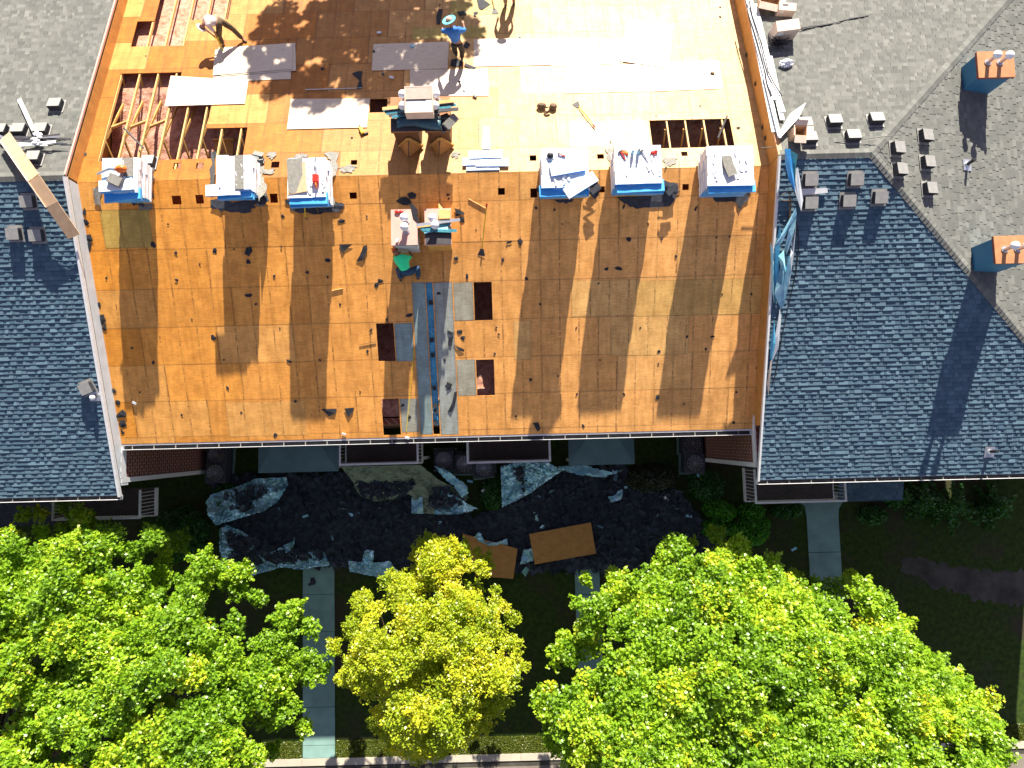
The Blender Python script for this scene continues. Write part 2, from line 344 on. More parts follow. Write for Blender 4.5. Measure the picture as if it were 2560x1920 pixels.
# ------------------------------------------------------------------ main building: stripped roof
def uv(side, px, py):
    p = S(px, py) if side == 'S' else N(px, py)
    return p.x, abs(p.y - YR) / CP
def rect(side, *pts):             # bounding rectangle on the slope of pixel corners, corners averaged
    if len(pts) == 2: (a, b), (c, d) = pts; pts = [(a, b), (c, b), (c, d), (a, d)]
    q = [uv(side, *p) for p in pts]; us = sorted(x for x, _ in q); vs = sorted(y for _, y in q)
    n = len(q) // 2
    return (sum(us[:n]) / n, sum(us[n:]) / n, sum(vs[:n]) / n, sum(vs[n:]) / n)
holesS = [rect('S', (1184, 705), (1229, 705), (1232, 801), (1187, 801)), rect('S', (940, 808), (984, 808), (988, 903), (946, 903)),
          rect('S', (1190, 899), (1235, 899), (1237, 989), (1193, 989)), rect('S', (954, 997), (998, 997), (1001, 1088), (958, 1088))]
slot = rect('S', (1064, 706), (1081, 706), (1100, 1086), (1084, 1086)); holesS.append(slot)
for a, b, c, d in ((430, 489, 453, 511), (489, 487, 509, 509), (675, 484, 694, 507), (874, 481, 892, 497), (1245, 470, 1262, 487), (1326, 471, 1343, 494), (1496, 466, 1512, 481), (1706, 460, 1722, 475)):
    holesS.append(rect('S', (a, b), (c, d)))
uL, _ = uv('N', 302, 184); holeN_v = [uv('N', 300, y)[1] for y in (184, 265, 326, 402)]
B1 = (uL, uv('N', 450, 200)[0], holeN_v[1], holeN_v[0]); B2 = (uL, uv('N', 522, 295)[0], holeN_v[2], holeN_v[1]); B3 = (uL, uv('N', 613, 355)[0], holeN_v[3], holeN_v[2])
tv = [uv('N', 400, y)[1] for y in (115, 52, -40)]
T1 = (uv('N', 335, 85)[0], uv('N', 468, 80)[0], tv[0], tv[1]); T2 = (uv('N', 392, 30)[0], uv('N', 575, 20)[0], tv[1], tv[2])
RO = rect('N', (1623, 302), (1824, 295), (1836, 365), (1632, 373)); CH = rect('N', (925, 247), (968, 281))
holesN = [B1, B2, B3, T1, T2, RO, CH]
for a, b, c, d in ((433, 407, 452, 422), (490, 407, 509, 422), (678, 404, 698, 419), (877, 400, 893, 412), (1324, 388, 1341, 402), (1493, 385, 1510, 397), (1703, 379, 1719, 390)):
    holesN.append(rect('N', (a, b), (c, d)))
def deck(side, LV, holes, patches, v0off, tint, seed):
    r = random.Random(seed); sheets = []
    rows = [0.0]; v = v0off
    while v < LV: rows.append(v); v += 1.22
    rows.append(LV)
    vs, fs, cols, locs, exts = [], [], [], [], []
    def cell(u0, u1, v0, v1, sh):
        # sheet gets cut by holes and patches into cells
        if u1 - u0 < 1e-4 or v1 - v0 < 1e-4: return
        um, vm = (u0 + u1) / 2, (v0 + v1) / 2
        for h in holes:
            if h[0] <= um <= h[1] and h[2] <= vm <= h[3]: return
        b = len(vs); hz = sh['h']
        c8 = [fr(side, a, q, z) for z in (hz, hz - 0.02) for a, q in ((u0, v0), (u1, v0), (u1, v1), (u0, v1))]
        vs.extend(c8)
        def on(hh, test):
            return any(test(x) for x in holes)
        ff = [(0, 1, 2, 3), (0, 4, 5, 1), (1, 5, 6, 2), (2, 6, 7, 3), (3, 7, 4, 0), (7, 6, 5, 4)]
        l4 = [(u0 - sh['u0'], v0 - sh['v0']), (u1 - sh['u0'], v0 - sh['v0']), (u1 - sh['u0'], v1 - sh['v0']), (u0 - sh['u0'], v1 - sh['v0'])]
        for f in ff:
            fs.append([b + i for i in f])
            for i in f: cols.append(sh['c']); locs.append((*l4[i % 4], 0)); exts.append((sh['u1'] - sh['u0'], sh['v1'] - sh['v0'], 0))
    for k in range(len(rows) - 1):
        u = XL - (0.0 if k % 2 else 1.22) - r.choice((0, 0.61))
        while u < XR:
            sheets.append(dict(u0=u, u1=u + 2.44, v0=rows[k], v1=rows[k + 1], c=tint(u + 1.2, rows[k], r), h=r.uniform(-0.002, 0.002), t=(max(u, XL), min(u + 2.44, XR)), i=0)); u += 2.44
    pt = [dict(u0=p[0][0], u1=p[0][1], v0=p[0][2], v1=p[0][3], c=p[1], h=0.003, t=(p[0][0], p[0][1]), i=1) for p in patches]
    cuts = [p[0] for p in patches]
    for sh in sheets + pt:
        U = {sh['t'][0], sh['t'][1]}; V = {sh['v0'], sh['v1']}
        hs = holes + ([] if sh['i'] else cuts)
        for h in hs:
            if h[1] > sh['t'][0] and h[0] < sh['t'][1] and h[3] > sh['v0'] and h[2] < sh['v1']:
                for x in h[:2]:
                    if sh['t'][0] < x < sh['t'][1]: U.add(x)
                for x in h[2:]:
                    if sh['v0'] < x < sh['v1']: V.add(x)
        U, V = sorted(U), sorted(V)
        for i in range(len(U) - 1):
            for j in range(len(V) - 1):
                um, vm = (U[i] + U[i + 1]) / 2, (V[j] + V[j + 1]) / 2
                if not sh['i'] and any(c[0] <= um <= c[1] and c[2] <= vm <= c[3] for c in cuts): continue
                cell(U[i], U[i + 1], V[j], V[j + 1], sh)
    me = bpy.data.meshes.new('roof_deck'); me.from_pydata(vs, [], fs)
    a = me.color_attributes.new('tint', 'FLOAT_COLOR', 'CORNER'); a.data.foreach_set('color', np.array([(*c, 1) for c in cols], 'f').ravel())
    for nm, dt in (('loc', locs), ('ext', exts)):
        a = me.attributes.new(nm, 'FLOAT_VECTOR', 'CORNER'); a.data.foreach_set('vector', np.array(dt, 'f').ravel())
    me.update(); return me
def mixc(a, b, t): return tuple(x * (1 - t) + y * t for x, y in zip(a, b))
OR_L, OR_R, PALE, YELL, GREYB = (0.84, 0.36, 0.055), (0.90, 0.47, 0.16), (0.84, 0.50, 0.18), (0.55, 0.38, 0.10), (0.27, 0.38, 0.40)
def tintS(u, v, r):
    c = mixc(OR_L, OR_R, min(1, max(0, (u - XL) / 17))); q = r.uniform(0.88, 1.08)  # paler towards the right: glare haze put into the sheet colour
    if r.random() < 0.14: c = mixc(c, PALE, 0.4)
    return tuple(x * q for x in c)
NL, NR_ = (0.41, 0.150, 0.018), (0.66, 0.44, 0.20)  # rear wood darkened at left against strong sun, glare painted in at right
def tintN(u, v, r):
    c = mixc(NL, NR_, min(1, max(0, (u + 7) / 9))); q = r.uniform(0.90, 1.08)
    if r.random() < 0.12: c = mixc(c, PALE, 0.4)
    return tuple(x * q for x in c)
pS = [(rect('S', (256, 524), (378, 620)), YELL), (rect('S', (1429, 700), (1590, 790)), PALE), (rect('S', (1590, 698), (1905, 788)), mixc(PALE, YELL, .3)), (rect('S', (1526, 790), (1722, 888)), PALE),
      (rect('S', (568, 1003), (765, 1090)), mixc(PALE, OR_L, .4)), (rect('S', (1284, 802), (1328, 900)), PALE),
      (rect('S', (1031, 706), (1062, 706), (1082, 1086), (1049, 1086)), GREYB), (rect('S', (1083, 706), (1132, 706), (1145, 1086), (1103, 1086)), mixc(GREYB, (.5, .45, .4), .4)),
      (rect('S', (1134, 706), (1182, 706), (1185, 801), (1136, 801)), mixc(GREYB, PALE, .25)), (rect('S', (987, 808), (1031, 808), (1036, 903), (990, 903)), GREYB),
      (rect('S', (1142, 899), (1188, 899), (1190, 989), (1144, 989)), mixc(GREYB, PALE, .25)), (rect('S', (1001, 997), (1044, 997), (1048, 1080), (1004, 1080)), mixc(GREYB, PALE, .2))]
FRESH = (0.66, 0.54, 0.40)
pN = [(rect('N', (1422, 303), (1618, 300), (1628, 366), (1424, 366)), mixc(NR_, FRESH, .6)), (rect('N', (1300, 165), (1410, 165), (1412, 232), (1300, 234)), mixc(NR_, FRESH, .5)),
      (rect('N', (1030, 68), (1215, 96)), (0.45, 0.34, 0.10)), (rect('N', (1125, 0), (1280, 38)), (0.45, 0.34, 0.10))]
bld = empty('townhouse', (-2.5, 2, 0), 'middle brick townhouse whose roof is stripped to bare orange plywood between two grey shingled roofs', 'house')
Ib = T((2.5, -2, 0))
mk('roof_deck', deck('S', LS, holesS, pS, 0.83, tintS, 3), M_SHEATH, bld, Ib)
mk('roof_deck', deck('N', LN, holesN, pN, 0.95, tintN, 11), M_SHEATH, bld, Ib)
# walls, attic floor, party walls
yE = YR - LS * CP; yF = yE + 0.45; yB = YR + LN * CP - 0.4; zE = ZR - LS * SP
zA = zE + 0.75                                                       # attic floor
mb = MB(); mb.box(XL + 0.02, XR - 0.02, yF, yF + 0.2, 0, zE + 0.0); mk('wall', mb, M_BRICK, bld, Ib)
mb = MB(); mb.box(XL + 0.02, XR - 0.02, yB - 0.2, yB, 0, zs(yB) - 0.1); mk('wall', mb, M_BRICK, bld, Ib)
mb = MB(); n = 150
nx, ny = 210, 150; vs = []
rr = np.random.RandomState(4)
hm = rr.rand(ny // 5 + 2, nx // 5 + 2); hm2 = rr.rand(ny + 1, nx + 1)
for j in range(ny + 1):
    for i in range(nx + 1):
        x = XL + 0.03 + (XR - XL - 0.06) * i / nx; y = yF + 0.25 + (yB - yF - 0.5) * j / ny
        a, b = i // 5, j // 5; fx, fy = (i % 5) / 5, (j % 5) / 5
        hh = (hm[b, a] * (1 - fx) + hm[b, a + 1] * fx) * (1 - fy) + (hm[b + 1, a] * (1 - fx) + hm[b + 1, a + 1] * fx) * fy
        zmax = zs(y) - 0.34; vs.append((x, y, min(zA - (0.95 if y < YR - .6 else 0.4 if y < YR else 0) + 0.10 + 0.26 * hh + 0.07 * hm2[j, i], zmax)))
mb.add(vs, [(j * (nx + 1) + i, j * (nx + 1) + i + 1, (j + 1) * (nx + 1) + i + 1, (j + 1) * (nx + 1) + i) for j in range(ny) for i in range(nx)])
mk('attic_insulation', mb, M_INS, bld, Ib, smooth=True)
# trusses: only those seen through the openings
def rafter(side, u, v0, v1):
    m = MB().bar(fr(side, u, v0, -0.068), fr(side, u, v1, -0.068), 0.045, 0.09, up=Vector((0, SP if side == 'N' else -SP, CP)))
    mk('rafter', m, M_LUM, bld, Ib)
def web(u, y0, z0, y1, z1): mk('truss_web', MB().bar((u, y0, z0), (u, y1, z1), 0.045, 0.075), M_WOODD, bld, Ib)
def line_us(a, b): 
    k = math.ceil((a - 0.1 - uL) / 0.61); out = []
    while uL + k * 0.61 < b + 0.1: out.append(uL + k * 0.61); k += 1
    return out
for u in line_us(B3[0], B3[1]):
    rafter('N', u, 0.1, B1[3] + 0.2 if u < B1[1] else (B2[3] + 0.1 if u < B2[1] else B3[3] + 0.1))
    web(u, YR + 0.5, zA + .1, YR + 1.55, zs(YR + 1.55) - 0.13); web(u, YR + 1.7, zs(YR + 1.7) - 0.13, YR + 3.6, zA + .1)
    if u < B1[1]: web(u, YR + 3.7, zA + .1, YR + 4.1, zs(YR + 4.1) - 0.13)
for u in line_us(T1[0], T2[1]): rafter('N', u, T1[2] - 0.2, T1[3] + 0.1 if u < T2[0] else T2[3] + 0.2)
for u in np.arange(RO[0] + 0.55, RO[1], 0.58):
    rafter('N', float(u), RO[2] - 0.2, RO[3] + 0.2); web(float(u) - .05, YR + 0.4, zA + .1, YR + 1.5, zs(YR + 1.5) - 0.13)
mk('truss_web', MB().bar((RO[0], YR + 0.78, zs(YR + .78) - .3), (RO[1], YR + 0.78, zs(YR + .78) - .3), 0.04, 0.14), M_WOODD, bld, Ib)
yb = YR + 2.2
for k in range(3):
    u = uL + 0.61 * k; mk('brace', MB().bar((u + 0.03, yb - 0.05, zs(yb) - 0.2), (u + 0.58, yb + 0.17, zs(yb) - 0.22), 0.045, 0.12), M_LUM, bld, Ib)
for u in (slot[0] - 0.04, slot[1] + 0.04, holesS[3][1] + 0.03, rect('S', (1046, 997), (1048, 1086))[0]): rafter('S', u, 3.0, LS - 0.02)
mk('hatch_frame', MB().box(-9.6, -8.9, YR + 1.0, YR + 1.06, zA + .3, zA + .42).box(-9.6, -8.9, YR + 1.9, YR + 1.96, zA + .3, zA + .42).box(-9.55, -8.95, YR + 1.1, YR + 1.9, zA + .30, zA + .34, 1), [M_LUM, M_WOODD], bld, Ib)
# blue foil lying in the slot between the grey boards
mb = MB(); v = slot[2]; r = random.Random(3); us = np.linspace(slot[0] - 0.02, slot[1] + 0.02, 5); vv = np.arange(slot[2] - .05, slot[3] - 0.25, 0.09)
vs = [fr('S', u, q, -0.05 - r.uniform(0, 0.05)) for q in vv for u in us]
mb.add(vs, [(j * 5 + i, j * 5 + i + 1, (j + 1) * 5 + i + 1, (j + 1) * 5 + i) for j in range(len(vv) - 1) for i in range(4)], 0)
mk('foil_lining', mb, M_FOIL, bld, Ib)
mb = MB()
for q in (3.9, 5.1, 5.6, 6.7, 7.3, 7.5, 7.9):
    a = fr('S', (slot[0] + slot[1]) / 2 + r.uniform(-.04, .04), q, 0.0); mb.box(-.06, .06, -.07, .07, -.03, .01, 0, T(a) @ Matrix.Rotation(r.uniform(-.5, .5), 4, 'Z'))
mk('slot_vent_block', mb, M_BLK, bld, Ib)
# party wall faces above the stripped roof and their top plates
def strip_x(x, side_pts, h0, h1, name, mat, par, I, th=0.03):
    mb = MB()
    for (ya, yb_) in side_pts:
        v = [Vector((x, ya, zs(ya) + h0)), Vector((x, yb_, zs(yb_) + h0)), Vector((x, yb_, zs(yb_) + h1)), Vector((x, ya, zs(ya) + h1))]
        mb.slab(v, th, up=Vector((1, 0, 0)))
    return mk(name, mb, mat, par, I)
# gutter with hangers along the stripped eave
def gutter(par, I, x0, x1, y, z, name='gutter'):
    mb = MB(); wd = 0.13
    mb.box(x0, x1, y - 0.005, y + 0.01, z - 0.14, z + 0.005); mb.box(x0, x1, y - wd, y - 0.005, z - 0.14, z - 0.125); mb.box(x0, x1, y - wd - 0.015, y - wd, z - 0.14, z + 0.01)
    mb.box(x0 - .01, x0, y - wd - .02, y, z - .14, z + .008); mb.box(x1, x1 + .01, y - wd - .02, y, z - .14, z + .008)
    g_ = mk(name, mb, M_WHITE, par, I); x = x0 + 0.3; hm_ = MB().box(0, 0.03, y - wd - .001, y - .004, z - 0.012, z - 0.002).mesh('hanger'); hm_.materials.append(M_SHGREY)
    while x < x1: o = bpy.data.objects.new('hanger', hm_); sc.collection.objects.link(o); o.parent = g_; o.location.x = x; x += 0.72
    lv = MB(); lv.box(x0 + .02, x1 - .02, y - wd + .001, y - .006, z - .124, z - .10); mk('gutter_litter', lv, M_BLK, g_)
    return g_
mk('fascia', MB().box(XL + 0.03, XR - 0.03, yE - 0.003, yE + 0.022, zE - 0.2, zE - 0.022).box(XL + .03, XR - .03, yE - 0.045, yE - 0.004, zE - 0.035, zE - 0.02), M_WHITE, bld, Ib)
gutter(bld, Ib, XL + 0.05, XR - 0.05, yE - 0.05, zE - 0.03)
for x in (-10.9, -7.2, -1.9, 1.0, 4.9):
    for z0 in (0.7, 3.7):
        f = mk('window', MB().box(x, x + 1.3, yF - 0.05, yF - 0.002, z0, z0 + 1.4), M_WHITE, bld, Ib)
        mk('pane', MB().box(x + .07, x + 1.23, yF - .06, yF - .051, z0 + .07, z0 + 1.33), M_GLASS, f)

# ------------------------------------------------------------------ shingled neighbours
def inside(poly, x, y):
    c = False; n = len(poly)
    for i in range(n):
        (x0, y0), (x1, y1) = poly[i], poly[i - 1]
        if (y0 > y) != (y1 > y) and x < (x1 - x0) * (y - y0) / (y1 - y0) + x0: c = not c
    return c
def shingles(P, poly, seed, e=0.145):
    """P(u,v,h)->world; poly in (u,v), v measured down the slope. Laminated shingles laid course by course."""
    r = random.Random(seed); mb = MB(); vmax = max(p[1] for p in poly); v = min(p[1] for p in poly)
    def span(vm):
        xs = []
        for i in range(len(poly)):
            (x0, y0), (x1, y1) = poly[i], poly[i - 1]
            if (y0 > vm) != (y1 > vm): xs.append((x1 - x0) * (vm - y0) / (y1 - y0) + x0)
        return (min(xs), max(xs)) if xs else None
    while v < vmax - 0.02:
        v1 = min(v + e, vmax); sa, sb = span(v + 0.004), span(v1 - 0.004)
        if sa and sb:
            ulo, uhi = min(sa[0], sb[0]), max(sa[1], sb[1]); u = ulo - r.uniform(0, .2); thick = r.random() < 0.5
            while u < uhi:
                wd = r.choice((0.10, 0.13, 0.17, 0.22, 0.30)) if thick else r.choice((0.09, 0.12, 0.16, 0.2)); u1 = u + wd
                t = (r.uniform(0.030, 0.038) if thick else r.uniform(0.017, 0.021))
                def cl(x, s): return min(max(x, s[0]), s[1])
                a0, a1, b0, b1 = cl(u, sa), cl(u1, sa), cl(u, sb), cl(u1, sb)
                if b1 - b0 > 0.01 or a1 - a0 > 0.01:
                    vb = v1 + 0.004
                    mb.add([P(a0, v, 0.002), P(a1, v, 0.002), P(b1, vb, t), P(b0, vb, t), P(b1, vb, 0.0), P(b0, vb, 0.0), P(a1, v, 0), P(a0, v, 0)],
                           [(0, 1, 2, 3), (3, 2, 4, 5), (1, 6, 4, 2), (0, 3, 5, 7)])
                u = u1; thick = not thick if r.random() < 0.8 else thick
        v = v1
    return mb
def caps(a, b, wd=0.26, up=Vector((0, 0, 1)), n1=None, n2=None, seed=1):
    """ridge or hip cap pieces from a (high) to b (low)"""
    r = random.Random(seed); mb = MB(); a, b = Vector(a), Vector(b); L = (b - a).length; d = (b - a) / L; k = 0; s = 0.0
    while s < L:
        s1 = min(s + 0.145, L); p, q = a + d * s, a + d * s1
        t = 0.035 + r.uniform(0, .006)
        s_ = [p + n1 * wd / 2 , p, p + n2 * wd / 2, q + n1 * wd / 2, q, q + n2 * wd / 2]
        z = Vector((0, 0, 1)); vs = [s_[0] + z * .026, s_[1] + z * .03, s_[2] + z * .026, s_[3] + z * (t + .004), s_[4] + z * (t + .01), s_[5] + z * (t + .004), s_[3], s_[4], s_[5]]
        mb.add(vs, [(0, 1, 4, 3), (1, 2, 5, 4), (3, 4, 7, 6), (4, 5, 8, 7)]); s = s1
    return mb
def neighbour(label, x_in, x_out, h, left):
    b = empty('townhouse', ((x_in + x_out) / 2, 2, 0), label, 'house'); I = b.matrix_world.inverted(); return b, I
# left
lb, Il = neighbour('left townhouse with grey shingled gable roof, one step higher than the stripped roof', -24, XL, HL, True)
pe = G(308, 1237)
def Sh(px, py, h): return S(px, py, h)
LSL = (YR - S(300, 1237, HL).y) / CP; LSR = (YR - S(1888, 1199, HR).y) / CP
XO = -27.0
def PS(h0): return lambda u, v, h: fr('S', u, v, h, h0)
def PN(h0): return lambda u, v, h: fr('N', u, v, h, h0)
XLr = XL - 0.02
def roofslab(par, I, polyw, t=0.12, mat=None):
    return mk('roof_base', MB().slab([p for p in polyw], t), mat or M_FELT, par, I)
mk('roof_shingles', shingles(PS(HL), [(XO, 0), (XLr, 0), (XLr, LSL), (XO, LSL)], 21), M_SHS, lb, Il)
mk('roof_shingles', shingles(PN(HL), [(XO, 0), (XLr, 0), (XLr, LN), (XO, LN)], 22), M_SH, lb, Il)
for sd_ in 'SN':
    L_ = LSL if sd_ == 'S' else LN
    mk('roof_base', MB().slab([fr(sd_, a, q, -0.001, HL) for a, q in ((XO, 0), (XLr, 0), (XLr, L_), (XO, L_))], 0.1), M_FELT, lb, Il)
mk('ridge_cap', caps((XLr, YR, ZR + HL), (XO, YR, ZR + HL), 0.3, n1=Vector((0, CP, -SP)), n2=Vector((0, -CP, -SP)), seed=5), M_SH, lb, Il)
mk('gable_wall', MB().slab([(XL - .03, YR, ZR + HL - .12), (XL - .03, YR + LN * CP, zs(YR + LN * CP) + HL - .12), (XL - .03, YR + LN * CP, 0), (XL - .03, YR, 0)], 0.1, up=Vector((1, 0, 0))), M_WALLPLY, lb, Il)
# the visible stepped face: plywood north of the ridge, white siding south of it
strip_x(XL + 0.004, [(YR + 0.02, YR + LN * CP)], -0.06, HL - 0.13, 'step_sheathing', M_WALLPLY, lb, Il, 0.02)
ySL = YR - LSL * CP
mb = MB()
def lap(mb, x, y0, y1, hb, ht, nb, sgn):      # lap siding on a stepped wall following the slope
    for k in range(nb):
        a = hb + (ht - hb) * k / nb; b = hb + (ht - hb) * (k + 1) / nb
        mb.add([(x + sgn * .022, y0, zs(y0) + a), (x + sgn * .022, y1, zs(y1) + a), (x + sgn * .004, y1, zs(y1) + b), (x + sgn * .004, y0, zs(y0) + b), (x, y0, zs(y0) + a), (x, y1, zs(y1) + a)], [(0, 1, 2, 3), (0, 4, 5, 1)])
lap(mb, XL, ySL + .3, YR - .05, 0.0, HL - .14, 4, 1); mk('step_siding', mb, M_SIDING, lb, Il)
mk('rake_trim', MB().bar((XL - .01, YR + .03, ZR + HL - .01), (XL - .01, YR + LN * CP, zs(YR + LN * CP) + HL - .01), 0.05, 0.07), M_CAPP, lb, Il)
mk('rake_trim', MB().bar((XL - .0, YR - .03, ZR + HL), (XL - .0, ySL - .05, zs(ySL) + HL), 0.075, 0.14), M_WHITE, lb, Il)
zEL = zs(ySL) + HL
gutter(lb, Il, XO, XL, ySL - 0.02, zEL - 0.02)
yFL = ySL + 0.45
mk('wall', MB().box(XO, XL - 0.05, yFL, yFL + 0.2, 0, zEL - 0.02), M_BRICK, lb, Il)
mk('side_wall', MB().box(XL - 0.15, XL - 0.02, yFL + .1, yF + 0.1, 0, zEL + .02), M_BRICK, lb, Il)
mk('corner_trim', MB().box(XL - 0.16, XL + 0.02, yFL - 0.06, yFL + .098, 0, zEL - 0.05).box(XL - .019, XL + 0.02, yFL + .099, yF, zEL - .3, zEL + .0), M_CYAN if False else M_WHITE, lb, Il)
for x in (-16.6, -22):
    f = mk('window', MB().box(x, x + 1.5, yFL - 0.05, yFL - 0.002, 3.4, 4.9), M_WHITE, lb, Il); mk('pane', MB().box(x + .07, x + 1.43, yFL - .06, yFL - .051, 3.47, 4.83), M_GLASS, f)
# right, hipped
rb, Ir = neighbour('right townhouse with light grey hipped roof of shingles', XR, 24, HR, False)
ax = S(2178, 388, HR).x - 0.0                          # ridge end where the hips start
ZRR = ZR + HR
XRr = XR + 0.02
def PE(u, v, h): return Vector((ax + v * CP + h * SP, YR - u, ZRR - v * SP + h * CP))    # east slope, u runs south
XM = 16.5; LE = (XM - ax) / CP
mk('roof_shingles', shingles(PS(HR), [(XRr, 0), (ax, 0), (ax + LSR * CP, LSR), (XRr, LSR)], 31), M_SHS, rb, Ir)
mk('roof_shingles', shingles(PN(HR), [(XRr, 0), (ax, 0), (ax + LN * CP, LN), (XRr, LN)], 32), M_SH, rb, Ir)
vE = LSR
mk('roof_shingles', shingles(lambda u, v, h: PE(u, v, h), [(0, 0), (vE * CP, vE), (-vE * CP, vE)], 33), M_SH, rb, Ir)
base = MB(); base.slab([fr('S', a, q, -.001, HR) for a, q in ((XRr, 0), (ax, 0), (ax + LSR * CP, LSR), (XRr, LSR))], .1)
base.slab([fr('N', a, q, -.001, HR) for a, q in ((XRr, 0), (ax, 0), (ax + LN * CP, LN), (XRr, LN))], .1)
base.slab([PE(a, q, -.001) for a, q in ((0, 0), (vE * CP, vE), (-vE * CP, vE))], .1)
mk('roof_base', base, M_FELT, rb, Ir)
apx = Vector((ax, YR, ZRR)); hipS = Vector((1, -1, -TP)); hipN = Vector((1, 1, -TP))
mk('ridge_cap', caps((XRr, YR, ZRR), apx, 0.3, n1=Vector((0, CP, -SP)), n2=Vector((0, -CP, -SP)), seed=6), M_SH, rb, Ir)
mk('hip_cap', caps(apx, apx + hipS * (LSR * CP), 0.3, n1=Vector((.67, .67, 0)) - Vector((0, 0, .22)), n2=Vector((-.67, -.67, 0)) - Vector((0, 0, .22)), seed=7), M_SH, rb, Ir)
mk('hip_cap', caps(apx, apx + hipN * (LSR * CP), 0.3, n1=Vector((.67, -.67, 0)) - Vector((0, 0, .22)), n2=Vector((-.67, .67, 0)) - Vector((0, 0, .22)), seed=8), M_SH, rb, Ir)
strip_x(XR + 0.0, [(YR + 0.02, YR + LN * CP)], -0.06, HR - 0.10, 'step_sheathing', M_WALLPLY, rb, Ir, -0.02)
ySR = YR - LSR * CP; zER = zs(ySR) + HR
strip_x(XR + 0.0, [(YR + 0.0, yE + .1)], -0.06, HR - 0.10, 'step_sheathing', M_WALLPLY, rb, Ir, -0.02)
mk('top_plate', MB().bar((XR + .04, YR + .0, ZR + HR - .02), (XR + .04, YR + LN * CP, zs(YR + LN * CP) + HR - .02), 0.13, 0.09), M_CAPWOOD, rb, Ir)
mk('rake_trim', MB().bar((XR + .01, YR - .02, ZR + HR), (XR + .01, ySR - .05, zs(ySR) + HR), 0.06, 0.12), M_WHITE, rb, Ir)
gutter(rb, Ir, XR, ax + LSR * CP, ySR - 0.02, zER - 0.02)
yFR = ySR + 0.45
mk('wall', MB().box(XR + 0.05, 17, yFR, yFR + 0.2, 0, zER - 0.02), M_BRICK, rb, Ir)
mk('side_wall', MB().box(XR + 0.02, XR + 0.15, yFR + .1, yF + 0.1, 0, zER + .02), M_BRICK, rb, Ir)
mk('corner_trim', MB().box(XR - .02, XR + .16, yFR - .06, yFR + .098, 0, zER - .05).box(XR - .02, XR + .019, yFR + .099, yF, zER - .3, zER), M_WHITE, rb, Ir)
mk('side_wall', MB().box(XR + 0.03, XR + 0.15, YR, YR + LN * CP, 0, zs(YR + LN * CP) + HR - .2), M_BRICK, rb, Ir)
mk('end_wall', MB().box(16.8, 17, yFR, YR + 8, 0, zER - 0.1), M_BRICK, rb, Ir)
for x in (9.6, 14):
    f = mk('window', MB().box(x, x + 1.5, yFR - 0.05, yFR - 0.002, 3.4, 4.9), M_WHITE, rb, Ir); mk('pane', MB().box(x + .07, x + 1.43, yFR - .06, yFR - .051, 3.47, 4.83), M_GLASS, f)

# balconies and porches
def balcony(par, I, pa, pb, z, side=None, solid=False, lbl=None):
    """pa, pb pixel corners of the deck floor at height z"""
    a, b = G(*pa, z), G(*pb, z); x0, x1, y1, y0 = min(a.x, b.x), max(a.x, b.x), max(a.y, b.y), min(a.y, b.y)
    mk('balcony_floor', MB().box(x0, x1, y0, y1, z - .18, z), M_DECK, par, I)
    mk('balcony_rim', MB().box(x0 - .03, x1 + .03, y0 - .04, y0 - .001, z - .2, z + .02).box(x0 - .04, x0 - .001, y0, y1, z - .2, z + .02).box(x1 + .001, x1 + .04, y0, y1, z - .2, z + .02), M_WHITE, par, I)
    rl = MB(); zt = z + 1.05
    rl.box(x0 - .03, x1 + .03, y0 - .02, y0 + .05, zt - .05, zt); rl.box(x0 - .03, x0 + .04, y0 + .051, y1, zt - .05, zt); rl.box(x1 - .04, x1 + .03, y0 + .051, y1, zt - .05, zt)
    rail = mk('railing', rl, M_WHITE, par, I)
    bars = MB(); x = x0 + .1
    while x < x1: bars.box(x, x + .02, y0, y0 + .02, z, zt - .05); x += .13
    y = y0 + .12
    while y < y1:
        for xx in (x0, x1 - .02): bars.box(xx, xx + .02, y, y + .02, z, zt - .05)
        y += .13
    mk('baluster', bars, M_WHITE, rail)
    if solid: mk('parapet_panel', MB().box(x0, x1, y0 + .055, y0 + .075, z, zt - .06), M_SIDING, rail)
    for xx in ((x0 + .02, x1 - .14) if par is bld else ((x0 + .02,) if par is lb else (x1 - .14,))): mk('balcony_post', MB().box(xx, xx + .12, y0 + .08, y0 + .2, 0, z - .18), M_WHITE, par, I)
def porch(par, I, pa, pb, z, mat, drop=0.35, name='porch_roof', shing=False):
    a, b = G(*pa, z), G(*pb, z); x0, x1, y1, y0 = min(a.x, b.x), max(a.x, b.x), max(a.y, b.y), min(a.y, b.y)
    ins = min(0.9, (x1 - x0) * .35)
    if shing:
        ang = math.atan2(drop, y1 - y0); c_, s_ = math.cos(ang), math.sin(ang)
        mb = shingles(lambda u, v, h: Vector((u, y1 - v * c_ - h * s_, z + drop - v * s_ + h * c_)), [(x0, 0), (x1, 0), (x1, (y1 - y0) / c_), (x0, (y1 - y0) / c_)], 77)
        mb.slab([(x0, y1, z + drop - .002), (x1, y1, z + drop - .002), (x1, y0, z - .002), (x0, y0, z - .002)], .12)
        o = mk(name, mb, mat, par, I)
    else:
        e = [(x0, y0, z), (x1, y0, z), (x1, y1, z), (x0, y1, z)]; t = [(x0 + ins, y1, z + drop), (x1 - ins, y1, z + drop)]
        mb = MB().add(e + t, [(0, 1, 5, 4), (1, 2, 5), (3, 0, 4), (2, 3, 4, 5)]); mb.box(x0, x1, y0, y1, z - .14, z - .001); o = mk(name, mb, mat, par, I)
    mk('porch_post', MB().box(x0 + .1, x0 + .22, y0 + .1, y0 + .22, 0, z - .14), M_WHITE, par, I); mk('porch_post', MB().box(x1 - .22, x1 - .1, y0 + .1, y0 + .22, 0, z - .14), M_WHITE, par, I)
balcony(lb, Il, (178, 1225), (386, 1288), 3.1)
